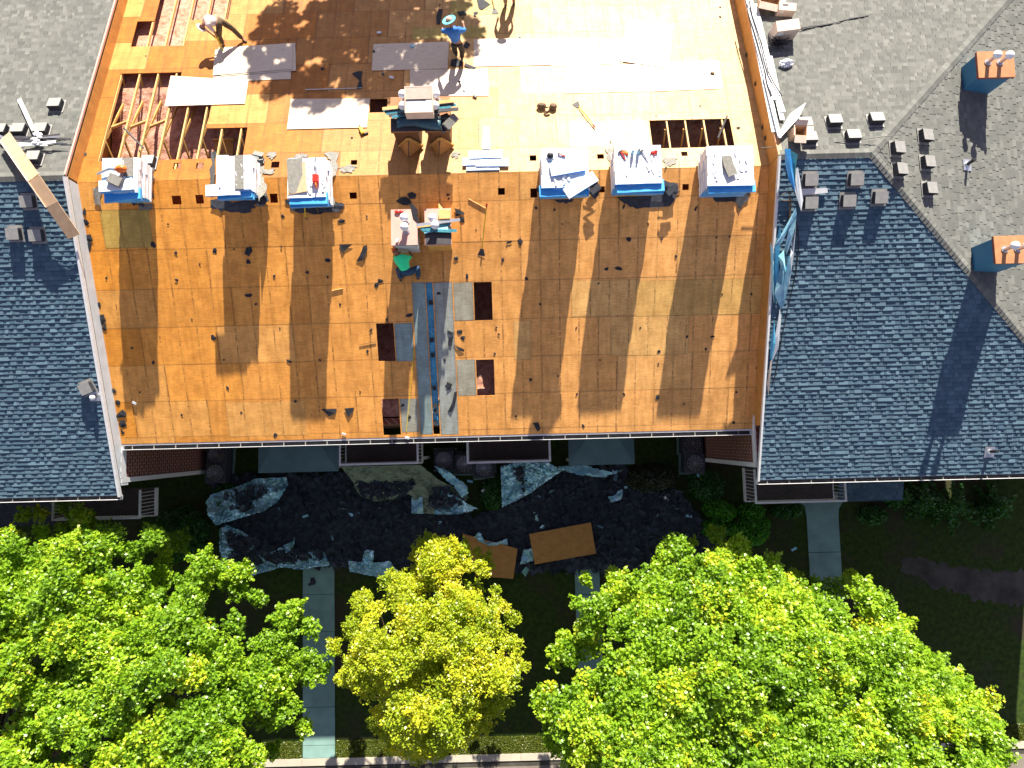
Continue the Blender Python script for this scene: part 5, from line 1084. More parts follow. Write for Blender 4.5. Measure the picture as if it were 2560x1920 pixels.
for k, (x, col, lab) in enumerate(((-.46, M_RED, 'red pliers laid on the sixth pallet'), (-.34, M_ORG, 'orange glove on the sixth pallet'), (-.16, M_WRAP, 'white topped bottle on the sixth pallet'), (.0, M_BRN, 'brown topped bottle on the sixth pallet'), (.16, M_GALV, 'grey hammer on the sixth pallet'), (.42, M_RED, 'red glove at the right end of the sixth pallet'))):
    if 'bottle' in lab:
        root = empty('drink_bottle', tp @ T((x, .36, .01)), lab, 'bottle'); mk('body', MB().tube([(0, 0, 0), (0, 0, .14), (0, 0, .19)], [.045, .045, .02], 12), M_CYAN, root); mk('lid', MB().tube([(0, 0, .191), (0, 0, .22)], .03, 12), col, root)
    elif 'hammer' in lab or 'pliers' in lab:
        root = empty('hand_tool', tp @ T((x, .3, .02)) @ Matrix.Rotation(.5, 4, 'Z'), lab, 'hand tool'); mk('handle', MB().tube([(0, -.16, 0), (0, .1, .01)], .018, 6), col, root); mk('head', MB().box(-.06, .06, .1, .135, -.01, .03), M_DARKS, root)
    else:
        o = mk('work_glove', MB().ball((0, 0, .02), .06, .075, .03, 8, 5).tube([(-.03, .05, .02), (-.04, .13, .02)], .014, 5).tube([(-.01, .06, .02), (-.01, .15, .02)], .014, 5).tube([(.015, .06, .02), (.02, .145, .02)], .014, 5).tube([(.035, .05, .02), (.05, .12, .02)], .013, 5).tube([(.04, 0, .02), (.095, .04, .02)], .015, 5), col); o.matrix_world = tp @ T((x, .34, .01)) @ Matrix.Rotation(k, 4, 'Z'); tag(o, lab, 'glove')
tp = ST[-3][1]
root = empty('cap', tp @ T((-.42, .36, .01)), 'white and black cap at the corner of the fifth pallet', 'cap'); mk('crown', MB().ball((0, 0, 0), .1, .1, .1, 12, 6, z0=0), M_BLK, root, smooth=True); mk('brim', MB().tube([(0, 0, 0), (0, 0, .012)], .13, 16), M_WRAP, root)
root = empty('hand_tool', tp @ T((-.1, .36, .02)) @ Matrix.Rotation(1.2, 4, 'Z'), 'red pliers behind the askew bundle on the fifth pallet', 'hand tool'); mk('handle', MB().tube([(0, -.12, 0), (.02, .06, .01)], .016, 6).tube([(0.03, -.12, 0), (.02, .06, .01)], .016, 6), M_RED, root); mk('head', MB().box(0, .04, .06, .11, -.005, .02), M_DARKS, root)
tp = ST[-1][1]; root = empty('shingle_fan', tp @ T((-.1, .1, .01)), 'fan of overlapped grey shingles on the rightmost pallet', 'shingles')
for k in range(7): mk('shingle', MB().box(-.15, .13, -.17, .17, k * .012, k * .012 + .006, 0, T((.012 * k, -.045 * k, 0)) @ Matrix.Rotation(.06 * k, 4, 'Z')), M_SHGREY, root)
for (px, py, lab) in ((352, 500, 'cut grey shingle pile by the right foot of the leftmost pallet'), (820, 505, 'grey shingle offcuts leaning at the right foot of the third pallet'), (652, 500, 'grey shingle offcuts at the right foot of the second pallet'), (1480, 475, 'grey shingle offcuts at the right foot of the fifth pallet'), (1675, 470, 'grey shingle offcuts at the right foot of the sixth pallet'), (645, 400, 'grey shingle offcuts behind the right corner of the second pallet')):
    r = random.Random(px); mb = MB()
    for k in range(7): mb.box(-.16, .16, -.09, .09, k * .03, k * .03 + .01, 0, Matrix.Rotation(r.uniform(-.8, .8), 4, 'Z') @ Matrix.Rotation(r.uniform(-.25, .25), 4, 'X') @ T((r.uniform(-.1, .1), r.uniform(-.1, .1), 0)))
    o = mk('shingle_offcuts', mb, M_SHGREY if px in (820, 645) else M_SHDK); o.matrix_world = slope_mat('S' if py > 440 else 'N', (S if py > 440 else N)(px, py, .03)); tag(o, lab, 'shingles')
# torn shingle edge left along the party walls
for k, (px, py, s, lab) in enumerate(((212, 530, 9, 'upper'), (216, 556, 12, 'second'), (222, 596, 12, 'third'), (222, 614, 10, 'fourth'), (248, 762, 8, 'fifth'), (256, 800, 14, 'sixth, largest'), (262, 820, 10, 'seventh'), (285, 978, 8, 'eighth'), (294, 1005, 9, 'ninth'), (304, 1036, 16, 'tenth, wide'), (308, 1058, 13, 'eleventh'), (306, 1080, 7, 'lowest'))):
    scrap(px, py, s, 'S', lab='torn black shingle edge along the left party wall, %s from the top' % lab)
for k, (px, py, lab) in enumerate(((1836, 68, 'first'), (1855, 108, 'second'), (1866, 137, 'third'), (1888, 209, 'fourth'), (1906, 318, 'fifth'), (1913, 345, 'sixth'))):
    p = onx(px, py, XR - .02); o = mk('felt_scrap', MB().slab([(0, .07, .05), (0, .05, -.09), (0, -.05, -.06), (0, -.08, .03)], .006, up=Vector((1, 0, 0))), M_FELT); o.matrix_world = T(p); tag(o, 'dark felt scrap stuck on the right party wall, %s from the top' % lab, 'felt scrap')

# ------------------------------------------------------------------ torn off roofing lying in front of the house
out = [(520, 1185), (845, 1180), (900, 1200), (1200, 1290), (1260, 1250), (1420, 1165), (1560, 1168), (1700, 1230), (1760, 1310), (1790, 1400), (1640, 1420), (1500, 1432), (1130, 1425), (900, 1420), (600, 1390), (560, 1340), (530, 1260)]
poly = [(G(*p, .2).x, G(*p, .2).y) for p in out]
rs = np.random.RandomState(12)
xs = [p[0] for p in poly]; ys = [p[1] for p in poly]
mb = MB(); r = random.Random(31); step = .16; idx = {}; vs = []
for j in range(int((max(ys) - min(ys)) / step) + 1):
    for i in range(int((max(xs) - min(xs)) / step) + 1):
        x, y = min(xs) + i * step + r.uniform(-.04, .04), min(ys) + j * step + r.uniform(-.04, .04)
        if inside(poly, x, y):
            idx[(i, j)] = len(vs); vs.append((x, y, .08 + .16 * (math.sin(x * 1.1 + 1) * math.sin(y * 1.7) + 1) / 2 + r.uniform(0, .09)))
fs = []
for (i, j) in idx:
    q = [(i, j), (i + 1, j), (i + 1, j + 1), (i, j + 1)]
    if all(k in idx for k in q): fs.append([idx[k] for k in q])
mb.add(vs, fs)
flat_ = lambda h: (lambda x, y: h)
def leafy_box(n, polyg, zf, smin, smax, seed, mb):
    r = random.Random(seed); xs = [p[0] for p in polyg]; ys = [p[1] for p in polyg]; k = 0
    while k < n:
        x, y = r.uniform(min(xs), max(xs)), r.uniform(min(ys), max(ys))
        if not inside(polyg, x, y): continue
        M = T((x, y, zf(x, y) + r.uniform(.02, .12))) @ Matrix.Rotation(r.uniform(0, 6.28), 4, 'Z') @ Matrix.Rotation(r.gauss(0, .42), 4, 'X') @ Matrix.Rotation(r.gauss(0, .42), 4, 'Y')
        a, b = r.uniform(smin, smax), r.uniform(smin, smax) * .5
        q = [M @ Vector(p) for p in ((-a / 2, -b / 2, 0), (a / 2 * r.uniform(.5, 1), -b / 2, 0), (a / 2, b / 2 * r.uniform(.3, 1), .01), (-a / 2 * r.uniform(.4, 1), b / 2, 0))]
        mb.add(q, [(0, 1, 2, 3)], 0 if r.random() < .99 else 1); k += 1
leafy_box(3600, poly, lambda x, y: .08 + .16 * (math.sin(x * 1.1 + 1) * math.sin(y * 1.7) + 1) / 2, .14, .55, 5, mb)
for q_, z_, n_ in (([(560, 1235), (640, 1215), (690, 1225), (600, 1285)], .74, 60), ([(575, 1330), (640, 1350), (720, 1380), (810, 1385), (690, 1405), (580, 1400)], .58, 300), ([(890, 1185), (1050, 1190), (1010, 1235), (910, 1240)], 1.35, 260), ([(1100, 1200), (1160, 1260), (1060, 1270)], 1.0, 60), ([(1290, 1165), (1380, 1170), (1300, 1235)], 1.25, 25)):
    leafy_box(n_, [(G(*p, z_).x, G(*p, z_).y) for p in q_], flat_(z_), .10, .55, n_, mb)
o = mk('shingle_debris', mb, [M_DEBRIS, M_TARP]); tag(o, 'dark field of torn off shingles and felt covering the ground in front of the middle house', 'debris', kind='stuff')
flat = lambda h: (lambda x, y: h)
GP = lambda a, b, h: G(a, b, .35)
yb_, ye_ = G(900, 1160, 1.6).y, G(900, 1285, .2).y
def drape(x, y): t_ = min(1, max(0, (y - ye_) / (yb_ - ye_))); return .25 + 1.7 * t_ ** 1.5
TG = 'tarpaulins spread below the eave'
crumple('tarpaulin', [(522, 1255), (535, 1235), (600, 1215), (648, 1195), (720, 1192), (726, 1215), (715, 1230), (700, 1255), (670, 1275), (620, 1290), (545, 1312), (530, 1290)], GP, lambda x, y: .45, M_TARP, 'crumpled silver blue tarpaulin at the left end of the debris, beside the round bush', 'tarpaulin', 11, .055, .22, (1.6, .8), TG, fold=.9)
crumple('tarpaulin', [(551, 1325), (570, 1310), (600, 1320), (650, 1350), (640, 1385), (690, 1375), (735, 1350), (740, 1330), (735, 1385), (790, 1375), (812, 1378), (828, 1412), (760, 1420), (700, 1418), (640, 1436), (560, 1428)], GP, lambda x, y: .32, M_TARP, 'silver blue tarpaulin edging the lower left corner of the debris', 'tarpaulin', 12, .055, .22, (1.8, .8), TG, fold=.3)
crumple('tarpaulin', [(872, 1400), (905, 1405), (918, 1370), (940, 1372), (935, 1405), (975, 1400), (1000, 1425), (950, 1440), (875, 1428)], GP, lambda x, y: .32, M_TARP, 'silver blue tarpaulin scrap against the left side of the yellow tree', 'tarpaulin', 13, .055, .2, (1.8, .6), TG, fold=.3)
crumple('tarpaulin', [(870, 1163), (1060, 1160), (1095, 1195), (1165, 1235), (1172, 1245), (1150, 1265), (1170, 1280), (1090, 1285), (1030, 1281), (1030, 1240), (1000, 1232), (985, 1250), (940, 1252), (900, 1240), (888, 1220), (885, 1195)], lambda a, b, h: G(a, b, .3 if b > 1250 else 1.0), drape, M_KHAKI, 'khaki tarpaulin hanging from the left balcony down over the hedge to the ground', 'tarpaulin', 14, .055, .22, (1.5, .9), TG, fold=.5)
crumple('tarpaulin', [(1032, 1242), (1060, 1240), (1062, 1282), (1033, 1280)], GP, lambda x, y: .62, M_TARP, 'square pale blue tarpaulin patch at the foot of the khaki tarpaulin', 'tarpaulin', 15, .1, .12, (2, .8), TG)
crumple('tarpaulin', [(1105, 1222), (1150, 1238), (1172, 1255), (1200, 1268), (1150, 1282), (1090, 1282), (1092, 1250)], GP, lambda x, y: .72, M_TARP, 'pale blue triangular tarpaulin fold right of the square patch', 'tarpaulin', 16, .1, .2, (2, .8), TG)
crumple('tarpaulin', [(1085, 1164), (1110, 1168), (1140, 1192), (1170, 1215), (1172, 1232), (1155, 1245), (1135, 1215), (1105, 1190)], lambda a, b, h: G(a, b, 1.3), lambda x, y: 1.25, M_CYAN, 'long blue plastic fold trailing right from the khaki tarpaulin', 'tarpaulin', 17, .09, .2, (2.4, .8), TG, fold=.8)
crumple('tarpaulin', [(1252, 1165), (1290, 1153), (1370, 1155), (1405, 1175), (1370, 1200), (1330, 1230), (1290, 1252), (1255, 1268)], lambda a, b, h: G(a, b, .9), lambda x, y: .5 + .35 * max(0, y - ye_), M_TARP, 'green blue tarpaulin sail below the second balcony', 'tarpaulin', 18, .06, .25, (1.2, .8), TG, fold=2.2)
crumple('tarpaulin', [(1395, 1165), (1460, 1162), (1535, 1182), (1510, 1193), (1450, 1188), (1400, 1175)], lambda a, b, h: G(a, b, .9), lambda x, y: .85, M_CYAN, 'narrow blue tarpaulin strip under the right porch roof', 'tarpaulin', 19, .1, .15, (2, .8), TG)
crumple('tarpaulin', [(1518, 1240), (1535, 1238), (1545, 1225), (1557, 1222), (1552, 1248), (1525, 1256)], GP, lambda x, y: .4, M_TARP, 'small pale tarpaulin scrap alone in the right half of the debris', 'tarpaulin', 20, .07, .1, (2, .8), TG)
crumple('tarpaulin', [(1180, 1345), (1200, 1325), (1212, 1350), (1240, 1355), (1268, 1345), (1270, 1360), (1225, 1362)], GP, lambda x, y: .4, M_TARP, 'torn pale tarpaulin scraps above the left ground plywood', 'tarpaulin', 21, .08, .15, (2, .8), TG)
crumple('tarpaulin', [(1308, 1372), (1330, 1368), (1335, 1400), (1300, 1408)], GP, lambda x, y: .45, M_TARP, 'pale tarpaulin scrap between the two ground plywood sheets', 'tarpaulin', 22, .08, .12, (2, .8), TG)
# air conditioners under the eave
def make_ac():
    r = empty('air_conditioner', Matrix(), 'x', 'air conditioner', 'air conditioning units at the wall')
    mk('casing', MB().box(-.42, .42, -.42, .42, .05, .75), M_SHDK, r, bevel=.03); mk('pad', MB().box(-.5, .5, -.5, .5, 0, .049), M_CONC, r)
    g_ = MB(); 
    for k in range(5): g_.tube([(math.cos(a) * (.08 + .06 * k), math.sin(a) * (.08 + .06 * k), .765) for a in np.linspace(0, 2 * math.pi, 17)], .006, 4)
    for k in range(6): a = k * math.pi / 6; g_.tube([(-math.cos(a) * .34, -math.sin(a) * .34, .77), (math.cos(a) * .34, math.sin(a) * .34, .77)], .005, 4)
    mk('fan_guard', g_, M_GALV, r); mk('fan', MB().tube([(0, 0, .752), (0, 0, .758)], .36, 20), M_BLK, r); return r
AC = None
for k, (px, py, lab) in enumerate(((545, 1137, 'air conditioner nearest the left brick wall, the one closer to the house'), (542, 1182, 'air conditioner nearest the left brick wall, the one farther from the house'), (1110, 1150, 'air conditioner between the balconies, largest on the left'), (1162, 1160, 'air conditioner between the balconies, in the middle'), (1210, 1170, 'air conditioner just below the rail of the second balcony'), (1730, 1108, 'air conditioner near the right brick wall, the one closer to the house'), (1735, 1158, 'air conditioner near the right brick wall, the one farther from the house'))):
    M = T(G(px, py, .6) * Vector((1, 1, 0)) if False else Vector((G(px, py, .6).x, G(px, py, .6).y, 0))) @ Matrix.Rotation(rnd.uniform(-.05, .05), 4, 'Z')
    if AC is None: AC = make_ac(); AC.matrix_world = M; AC['label'] = lab
    else: dup(AC, M, lab)
for px, py, lab in ((1210, 1225, 'small white packet in the debris right of the khaki tarpaulin'), (1175, 1203, 'pale green bottle beside the folded blue plastic'), (1747, 1190, 'pale bottle on the dark ground right of the debris'), (1778, 1222, 'white packet on the dark ground near the lumpy bush'), (1665, 1247, 'white scrap near the grey mound'), (1722, 1290, 'pale scrap left of the lumpy bush'), (1984, 1372, 'blue stick on the lawn left of the right path'), (764, 1290, 'pale crumb on the left debris')):
    o = mk('litter_piece', MB().box(-.12, .12, -.05, .05, 0, .07), M_WRAP if 'white' in lab else M_CYAN, bevel=.01); o.matrix_world = T(G(px, py, .32)) @ Matrix.Rotation(rnd.uniform(-1, .5), 4, 'Z'); tag(o, lab, 'litter')
for px, py, lab in ((783, 1452, 'black curved felt strip on the left path'), (775, 1462, 'small black scrap beside the curved strip on the left path')):
    o = bpy.data.objects.new('felt_scrap', SCM[3 if px == 783 else 5]); sc.collection.objects.link(o); o.matrix_world = T(G(px, py, .06)) @ Matrix.Diagonal((.25, .5, .3, 1)) if px == 783 else T(G(px, py, .06)) @ Matrix.Diagonal((.15, .15, .2, 1)); tag(o, lab, 'felt scrap')

# ------------------------------------------------------------------ foliage
def leaf_mesh(name, pos, nrm_tilt, size, hue, seed, lean=0.5, shape='maple'):
    """one small folded leaf polygon pair per position"""
    rs = np.random.RandomState(seed); n = len(pos)
    if shape == 'maple':
        L = np.array([(0, -.55, 0), (.42, -.28, .05), (.52, .18, .09), (.16, .12, .02), (0, .62, -.05), (-.16, .12, .02), (-.52, .18, .09), (-.42, -.28, .05)], 'f')
        F = np.array([(0, 1, 2, 3), (0, 3, 4, 5), (0, 5, 6, 7)])
    else:
        L = np.array([(0, -.5, 0), (.33, -.1, .07), (.0, .55, -.03), (-.33, -.1, .07)], 'f'); F = np.array([(0, 1, 2, 3)])
    yaw = rs.rand(n) * 2 * np.pi; tx = rs.randn(n) * nrm_tilt - lean; ty = rs.randn(n) * nrm_tilt; s_ = size * (0.65 + .7 * rs.rand(n))
    cz, sz, cx, sx, cy, sy = np.cos(yaw), np.sin(yaw), np.cos(tx), np.sin(tx), np.cos(ty), np.sin(ty)
    P = L[None] * s_[:, None, None]; x, y, z = P[..., 0], P[..., 1], P[..., 2]
    x, y = x * cz[:, None] - y * sz[:, None], x * sz[:, None] + y * cz[:, None]
    y, z = y * cx[:, None] - z * sx[:, None], y * sx[:, None] + z * cx[:, None]
    x, z = x * cy[:, None] + z * sy[:, None], -x * sy[:, None] + z * cy[:, None]
    V = np.stack([x, y, z], -1) + pos[:, None, :]; k = len(L); m = len(F)
    me = bpy.data.meshes.new(name); me.vertices.add(n * k); me.vertices.foreach_set('co', V.astype('f').ravel())
    fi = (F[None] + (np.arange(n) * k)[:, None, None]).reshape(-1); me.loops.add(len(fi)); me.loops.foreach_set('vertex_index', fi.astype('i'))
    me.polygons.add(n * m); me.polygons.foreach_set('loop_start', (np.arange(n * m) * 4).astype('i')); me.polygons.foreach_set('loop_total', np.full(n * m, 4, 'i'))
    a = me.attributes.new('hue', 'FLOAT', 'POINT'); a.data.foreach_set('value', np.repeat(hue, k).astype('f')); me.update(calc_edges=True); me.validate(); return me
def crown_from_outline(outline, zc, zlow, ztop, Rr, ncl, nleaf, seed, crad=(.35, .75), gaps=()):
    """clump centres under a lumpy dome whose plan is the outline (pixels at height zc)"""
    r = random.Random(seed); rs = np.random.RandomState(seed); pl = [(G(*p, zc).x, G(*p, zc).y) for p in outline]; xs = [p[0] for p in pl]; ys = [p[1] for p in pl]
    gp = [(G(a, b, zc).x, G(a, b, zc).y, q) for a, b, q in gaps]
    seg = [(Vector(pl[i]).to_3d(), Vector(pl[i - 1]).to_3d()) for i in range(len(pl))]
    def dist(x, y):
        p = Vector((x, y, 0)); d = 9e9
        for a, b in seg:
            ab = b - a; t_ = max(0, min(1, (p - a).dot(ab) / ab.length_squared)); d = min(d, (a + ab * t_ - p).length)
        return d
    C = []; tries = 0
    lump = [(r.uniform(min(xs), max(xs)), r.uniform(min(ys), max(ys)), r.uniform(.5, 1.2), r.uniform(-1.2, 1.8)) for _ in range(int(len(pl) * 1.9))]
    while len(C) < ncl and tries < ncl * 30:
        tries += 1; x, y = r.uniform(min(xs), max(xs)), r.uniform(min(ys), max(ys))
        if not inside(pl, x, y): continue
        if any((x - a) ** 2 + (y - b) ** 2 < q * q for a, b, q in gp): continue
        d = dist(x, y); q = min(1, d / Rr); dome = math.sqrt(1 - (1 - q) ** 2)
        zt = zlow + (ztop - zlow) * dome + sum(h * math.exp(-((x - a) ** 2 + (y - b) ** 2) / (w * w)) for a, b, w, h in lump) * .5 * dome
        lay = r.random(); z = zt - (r.uniform(0, .35) if lay < .72 else r.uniform(.6, 1.8)); rad = r.uniform(*crad) * (.55 + .45 * min(1, d / .8))
        C.append((x, y, max(z, zlow - .6), rad, r.random() ** 1.5))
    pos, hue = [], []
    per = nleaf // len(C)
    for x, y, z, rad, h in C:
        n = int(per * (rad / .55) ** 1.5) + 4; d = rs.randn(n, 3); d /= np.linalg.norm(d, axis=1)[:, None]; q = rad * rs.rand(n, 1) ** .45
        # spiky sprays: push a share of leaves out along a few twigs
        tw = rs.randn(5, 3); tw /= np.linalg.norm(tw, axis=1)[:, None]; k = rs.randint(0, 5, n); m = rs.rand(n) < .45
        d = np.where(m[:, None], tw[k] * 1.25 + d * .28, d); p = d * q * np.array([[1, 1, .55]]) + np.array([[x, y, z]]); pos.append(p); hue.append(np.clip(h + rs.randn(n) * .07, 0, 1))
    return np.concatenate(pos), np.concatenate(hue), C
def tree(name, lab, cat, trunk_at, C, pos, hue, size, mat, tilt, seed, htr, shape='maple', grp='street trees in front of the houses', rad=.22, nl=26):
    base = Vector((*trunk_at, 0)); root = empty(name, base, lab, cat, grp); r = random.Random(seed)
    me = leaf_mesh('crown', pos - np.array([[*base]]), tilt, size, hue, seed, shape=shape); me.materials.append(mat)
    o = bpy.data.objects.new('crown', me); sc.collection.objects.link(o); o.parent = root
    tk = mk('trunk', MB().tube([(0, 0, -.1), (.02, .01, htr * .3), (-.03, .05, htr * .7), (0, .02, htr)], [rad * 1.3, rad, rad * .85, rad * .7], 12), M_BARK, root, smooth=True)
    mb = MB()
    for x, y, z, q, h in sorted(C, key=lambda c: r.random())[:nl]:
        e = Vector((x, y, z - .1)) - base; s0 = Vector((0, 0, htr * r.uniform(.75, 1))); m1 = s0.lerp(e, .45) + Vector((r.uniform(-.2, .2), r.uniform(-.2, .2), -.25 + r.uniform(-.2, .3)))
        mb.tube([s0, m1, e], [rad * .35, rad * .18, .02], 6)
    mk('limb', mb, M_BARK, root, smooth=True); return root
GRN = [(0.0, (0.10, 0.22, 0.012)), (0.35, (0.22, 0.39, 0.020)), (0.7, (0.36, 0.53, 0.03)), (0.86, (0.50, 0.60, 0.035)), (0.93, (0.65, 0.58, 0.03)), (1.0, (0.75, 0.62, 0.03))]
YGR = [(0.0, (0.17, 0.28, 0.012)), (0.4, (0.38, 0.46, 0.02)), (0.75, (0.56, 0.58, 0.03)), (1.0, (0.68, 0.55, 0.04))]
M_LEAFG = leafmat('maple_leaf', GRN, .42); M_LEAFY = leafmat('linden_leaf', YGR, .42)
M_BUSH = leafmat('bush_leaf', [(0, (0.025, 0.09, 0.02)), (.6, (0.05, 0.18, 0.03)), (1, (0.08, 0.25, 0.04))], .25); M_BUSHL = leafmat('bright_bush_leaf', [(0, (0.04, 0.17, 0.010)), (.6, (0.09, 0.36, 0.02)), (1, (0.15, 0.50, 0.03))], .25)
LT = [(-160, 1400), (-60, 1330), (20, 1335), (22, 1275), (60, 1285), (90, 1268), (125, 1300), (150, 1345), (165, 1310), (185, 1275), (245, 1272), (255, 1255), (275, 1280), (330, 1290), (345, 1330), (395, 1325), (400, 1360), (370, 1385), (430, 1410), (440, 1440), (400, 1450), (412, 1480), (450, 1440), (480, 1395), (520, 1380), (560, 1400), (600, 1440), (590, 1480), (640, 1500), (665, 1480), (690, 1520), (745, 1512), (765, 1560), (790, 1590), (740, 1600), (710, 1620), (782, 1650), (812, 1700), (745, 1720), (720, 1740), (755, 1765), (735, 1800), (745, 1850), (700, 1900), (640, 1990), (400, 2060), (-160, 2060)]
p, h, C = crown_from_outline(LT, 5.2, 3.6, 7.6, 3.2, 430, 330000, 3, gaps=((430, 1475, .5), (225, 1620, .35), (610, 1445, .3), (100, 1610, .3), (690, 1640, .35)))
tr_ = G(170, 1850, 0); tree('maple_tree', 'large green maple crown with yellow leaf clusters in the lower left corner', 'tree', (tr_.x, tr_.y), C, p, h, .09, M_LEAFG, .72, 5, 5.0)
RT = [(1335, 1700), (1325, 1670), (1360, 1680), (1390, 1640), (1420, 1630), (1400, 1600), (1440, 1605), (1415, 1550), (1460, 1555), (1440, 1500), (1480, 1480), (1465, 1445), (1500, 1450), (1540, 1465), (1555, 1420), (1610, 1430), (1620, 1385), (1660, 1400), (1690, 1345), (1720, 1375), (1745, 1335), (1775, 1375), (1800, 1395), (1830, 1335), (1865, 1360), (1880, 1395), (1905, 1325), (1935, 1340), (1925, 1385), (1960, 1410), (1950, 1440), (2000, 1435), (2030, 1470), (2055, 1425), (2070, 1450), (2085, 1470), (2110, 1450), (2160, 1445), (2190, 1480), (2215, 1475), (2240, 1490), (2225, 1530), (2260, 1560), (2300, 1575), (2290, 1610), (2340, 1660), (2370, 1635), (2390, 1670), (2410, 1665), (2440, 1680), (2420, 1700), (2445, 1740), (2475, 1770), (2490, 1810), (2480, 1870), (2480, 1930), (2300, 2060), (1500, 2060), (1420, 1930), (1400, 1880), (1360, 1850), (1350, 1790), (1340, 1740)]
p, h, C = crown_from_outline(RT, 5.2, 3.6, 8.2, 3.6, 560, 440000, 8, gaps=((1540, 1575, .3), (1690, 1750, .45), (1800, 1770, .5), (2020, 1720, .25), (2040, 1700, .25)))
tr_ = G(1900, 1840, 0); tree('maple_tree', 'largest green maple crown, filling the lower right of the picture', 'tree', (tr_.x, tr_.y), C, p, h, .09, M_LEAFG, .72, 6, 5.2)
CT = [(820, 1690), (845, 1655), (820, 1620), (860, 1590), (875, 1545), (870, 1505), (905, 1490), (935, 1450), (955, 1455), (950, 1415), (985, 1420), (1010, 1400), (1035, 1405), (1030, 1365), (1065, 1340), (1110, 1335), (1150, 1340), (1175, 1375), (1170, 1400), (1215, 1385), (1235, 1420), (1225, 1460), (1260, 1500), (1290, 1530), (1310, 1560), (1290, 1590), (1335, 1595), (1310, 1640), (1318, 1690), (1285, 1710), (1290, 1760), (1250, 1790), (1200, 1840), (1140, 1850), (1130, 1890), (1040, 1905), (990, 1890), (960, 1850), (920, 1830), (930, 1790), (890, 1760), (895, 1720)]
p, h, C = crown_from_outline(CT, 4.6, 3.0, 6.6, 2.4, 260, 200000, 13, crad=(.3, .55), gaps=((1085, 1620, .18), (1060, 1670, .2)))
tr_ = G(1080, 1730, 0); tree('linden_tree', 'yellow green rounded tree between the two big maples', 'tree', (tr_.x, tr_.y), C, p, h, .085, M_LEAFY, .65, 7, 3.6, 'oval', rad=.15)
# a tree north of the house, out of the picture, that dapples the rear slope
def free_tree(name, lab, at, zc, rx, ry, rz, ncl, nleaf, mat, seed, size=.17, grp=None, htr=5, crad=(.28, .62)):
    r = random.Random(seed); rs = np.random.RandomState(seed); C = []
    while len(C) < ncl:
        x, y, z = r.uniform(-1, 1), r.uniform(-1, 1), r.uniform(-1, 1); q = x * x + y * y + z * z
        if q < 1 and q > .12: C.append((at[0] + x * rx, at[1] + y * ry, zc + z * rz, r.uniform(*crad), r.random()))
    pos, hue = [], []
    for x, y, z, rad, hh in C:
        n = nleaf // ncl; d = rs.randn(n, 3); d /= np.linalg.norm(d, axis=1)[:, None]; pos.append(d * rad * rs.rand(n, 1) ** .5 * np.array([[1, 1, .7]]) + np.array([[x, y, z]])); hue.append(np.full(n, hh))
    return tree(name, lab, 'tree', at, C, np.concatenate(pos), np.concatenate(hue), size, mat, .8, seed, htr, grp=grp)
p0 = N(905, 95); dd = 10.5; base_ = p0 + SUN * (dd / math.cos(EL))
free_tree('shade_tree', 'tall tree behind the houses that dapples the rear slope with shade', (base_.x, base_.y), base_.z, 3.9, 2.2, 2.3, 330, 27000, M_LEAFG, 21, .15, htr=base_.z - 1, crad=(.16, .46))
eh = empty('added_shade_house', (20.85, .8, 0), 'added house-shaped block outside the picture, put there to shade the right lawn', 'house')  # unseen house added only to throw shade on the right lawn
mk('wall', MB().box(-1.5, 1.3, -2, 2, 0, 6.2), M_BRICK, eh); mk('roof', MB().add([(-1.7, -2.3, 6.2), (1.45, -2.3, 6.2), (1.45, 2.3, 6.2), (-1.7, 2.3, 6.2), (-1.7, 0, 6.9), (1.45, 0, 6.9)], [(0, 1, 5, 4), (2, 3, 4, 5), (0, 4, 3), (1, 2, 5), (0, 3, 2, 1)]), M_SH, eh)
# bushes
def bush(name, lab, c, rx, ry, rz, n, mat, seed, size=.09, lumps=1, grp=None, cat='bush', z0=0.0):
    rs = np.random.RandomState(seed); r = random.Random(seed); root = empty(name, (c.x, c.y, 0), lab, cat, grp); P = []
    ls = [(0, 0, 1.0)] if lumps == 1 else [(r.uniform(-.75, .75), r.uniform(-.7, .7), r.uniform(.35, .5)) for _ in range(lumps)]
    for lx, ly, q in ls:
        m = n // len(ls); d = rs.randn(m, 3); d[:, 2] = abs(d[:, 2]); d /= np.linalg.norm(d, axis=1)[:, None]; rr_ = (.82 + .2 * rs.rand(m, 1)) * (1 + .06 * np.sin(d[:, :1] * 9) * np.sin(d[:, 1:2] * 8))
        P.append(d * rr_ * np.array([[rx * q, ry * q, rz * (q if lumps == 1 else .55 + q)]]) + np.array([[lx * rx, ly * ry, z0]]))
    pos = np.concatenate(P); me = leaf_mesh('foliage', pos, .9, size, rs.rand(len(pos)), seed, shape='oval'); me.materials.append(mat); o = bpy.data.objects.new('foliage', me); sc.collection.objects.link(o); o.parent = root
    mb = MB()
    for lx, ly, q in ls:
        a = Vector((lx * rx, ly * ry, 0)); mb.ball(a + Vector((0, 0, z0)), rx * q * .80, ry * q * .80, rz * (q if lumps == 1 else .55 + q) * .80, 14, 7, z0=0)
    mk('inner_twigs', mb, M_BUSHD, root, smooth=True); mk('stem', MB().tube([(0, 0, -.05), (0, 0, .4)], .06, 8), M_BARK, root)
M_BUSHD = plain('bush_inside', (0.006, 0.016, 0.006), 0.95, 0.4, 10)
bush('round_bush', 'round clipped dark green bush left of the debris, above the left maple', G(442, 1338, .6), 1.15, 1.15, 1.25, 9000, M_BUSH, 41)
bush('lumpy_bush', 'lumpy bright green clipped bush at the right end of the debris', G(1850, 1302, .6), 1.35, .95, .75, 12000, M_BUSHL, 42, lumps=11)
bush('covered_shrub', 'olive grey flat topped shrub at the upper right of the debris', G(1632, 1198, .6), 1.15, .60, .85, 8000, leafmat('olive_leaf', [(0, (0.035, 0.045, 0.022)), (1, (0.08, 0.10, 0.05))], .2), 43)
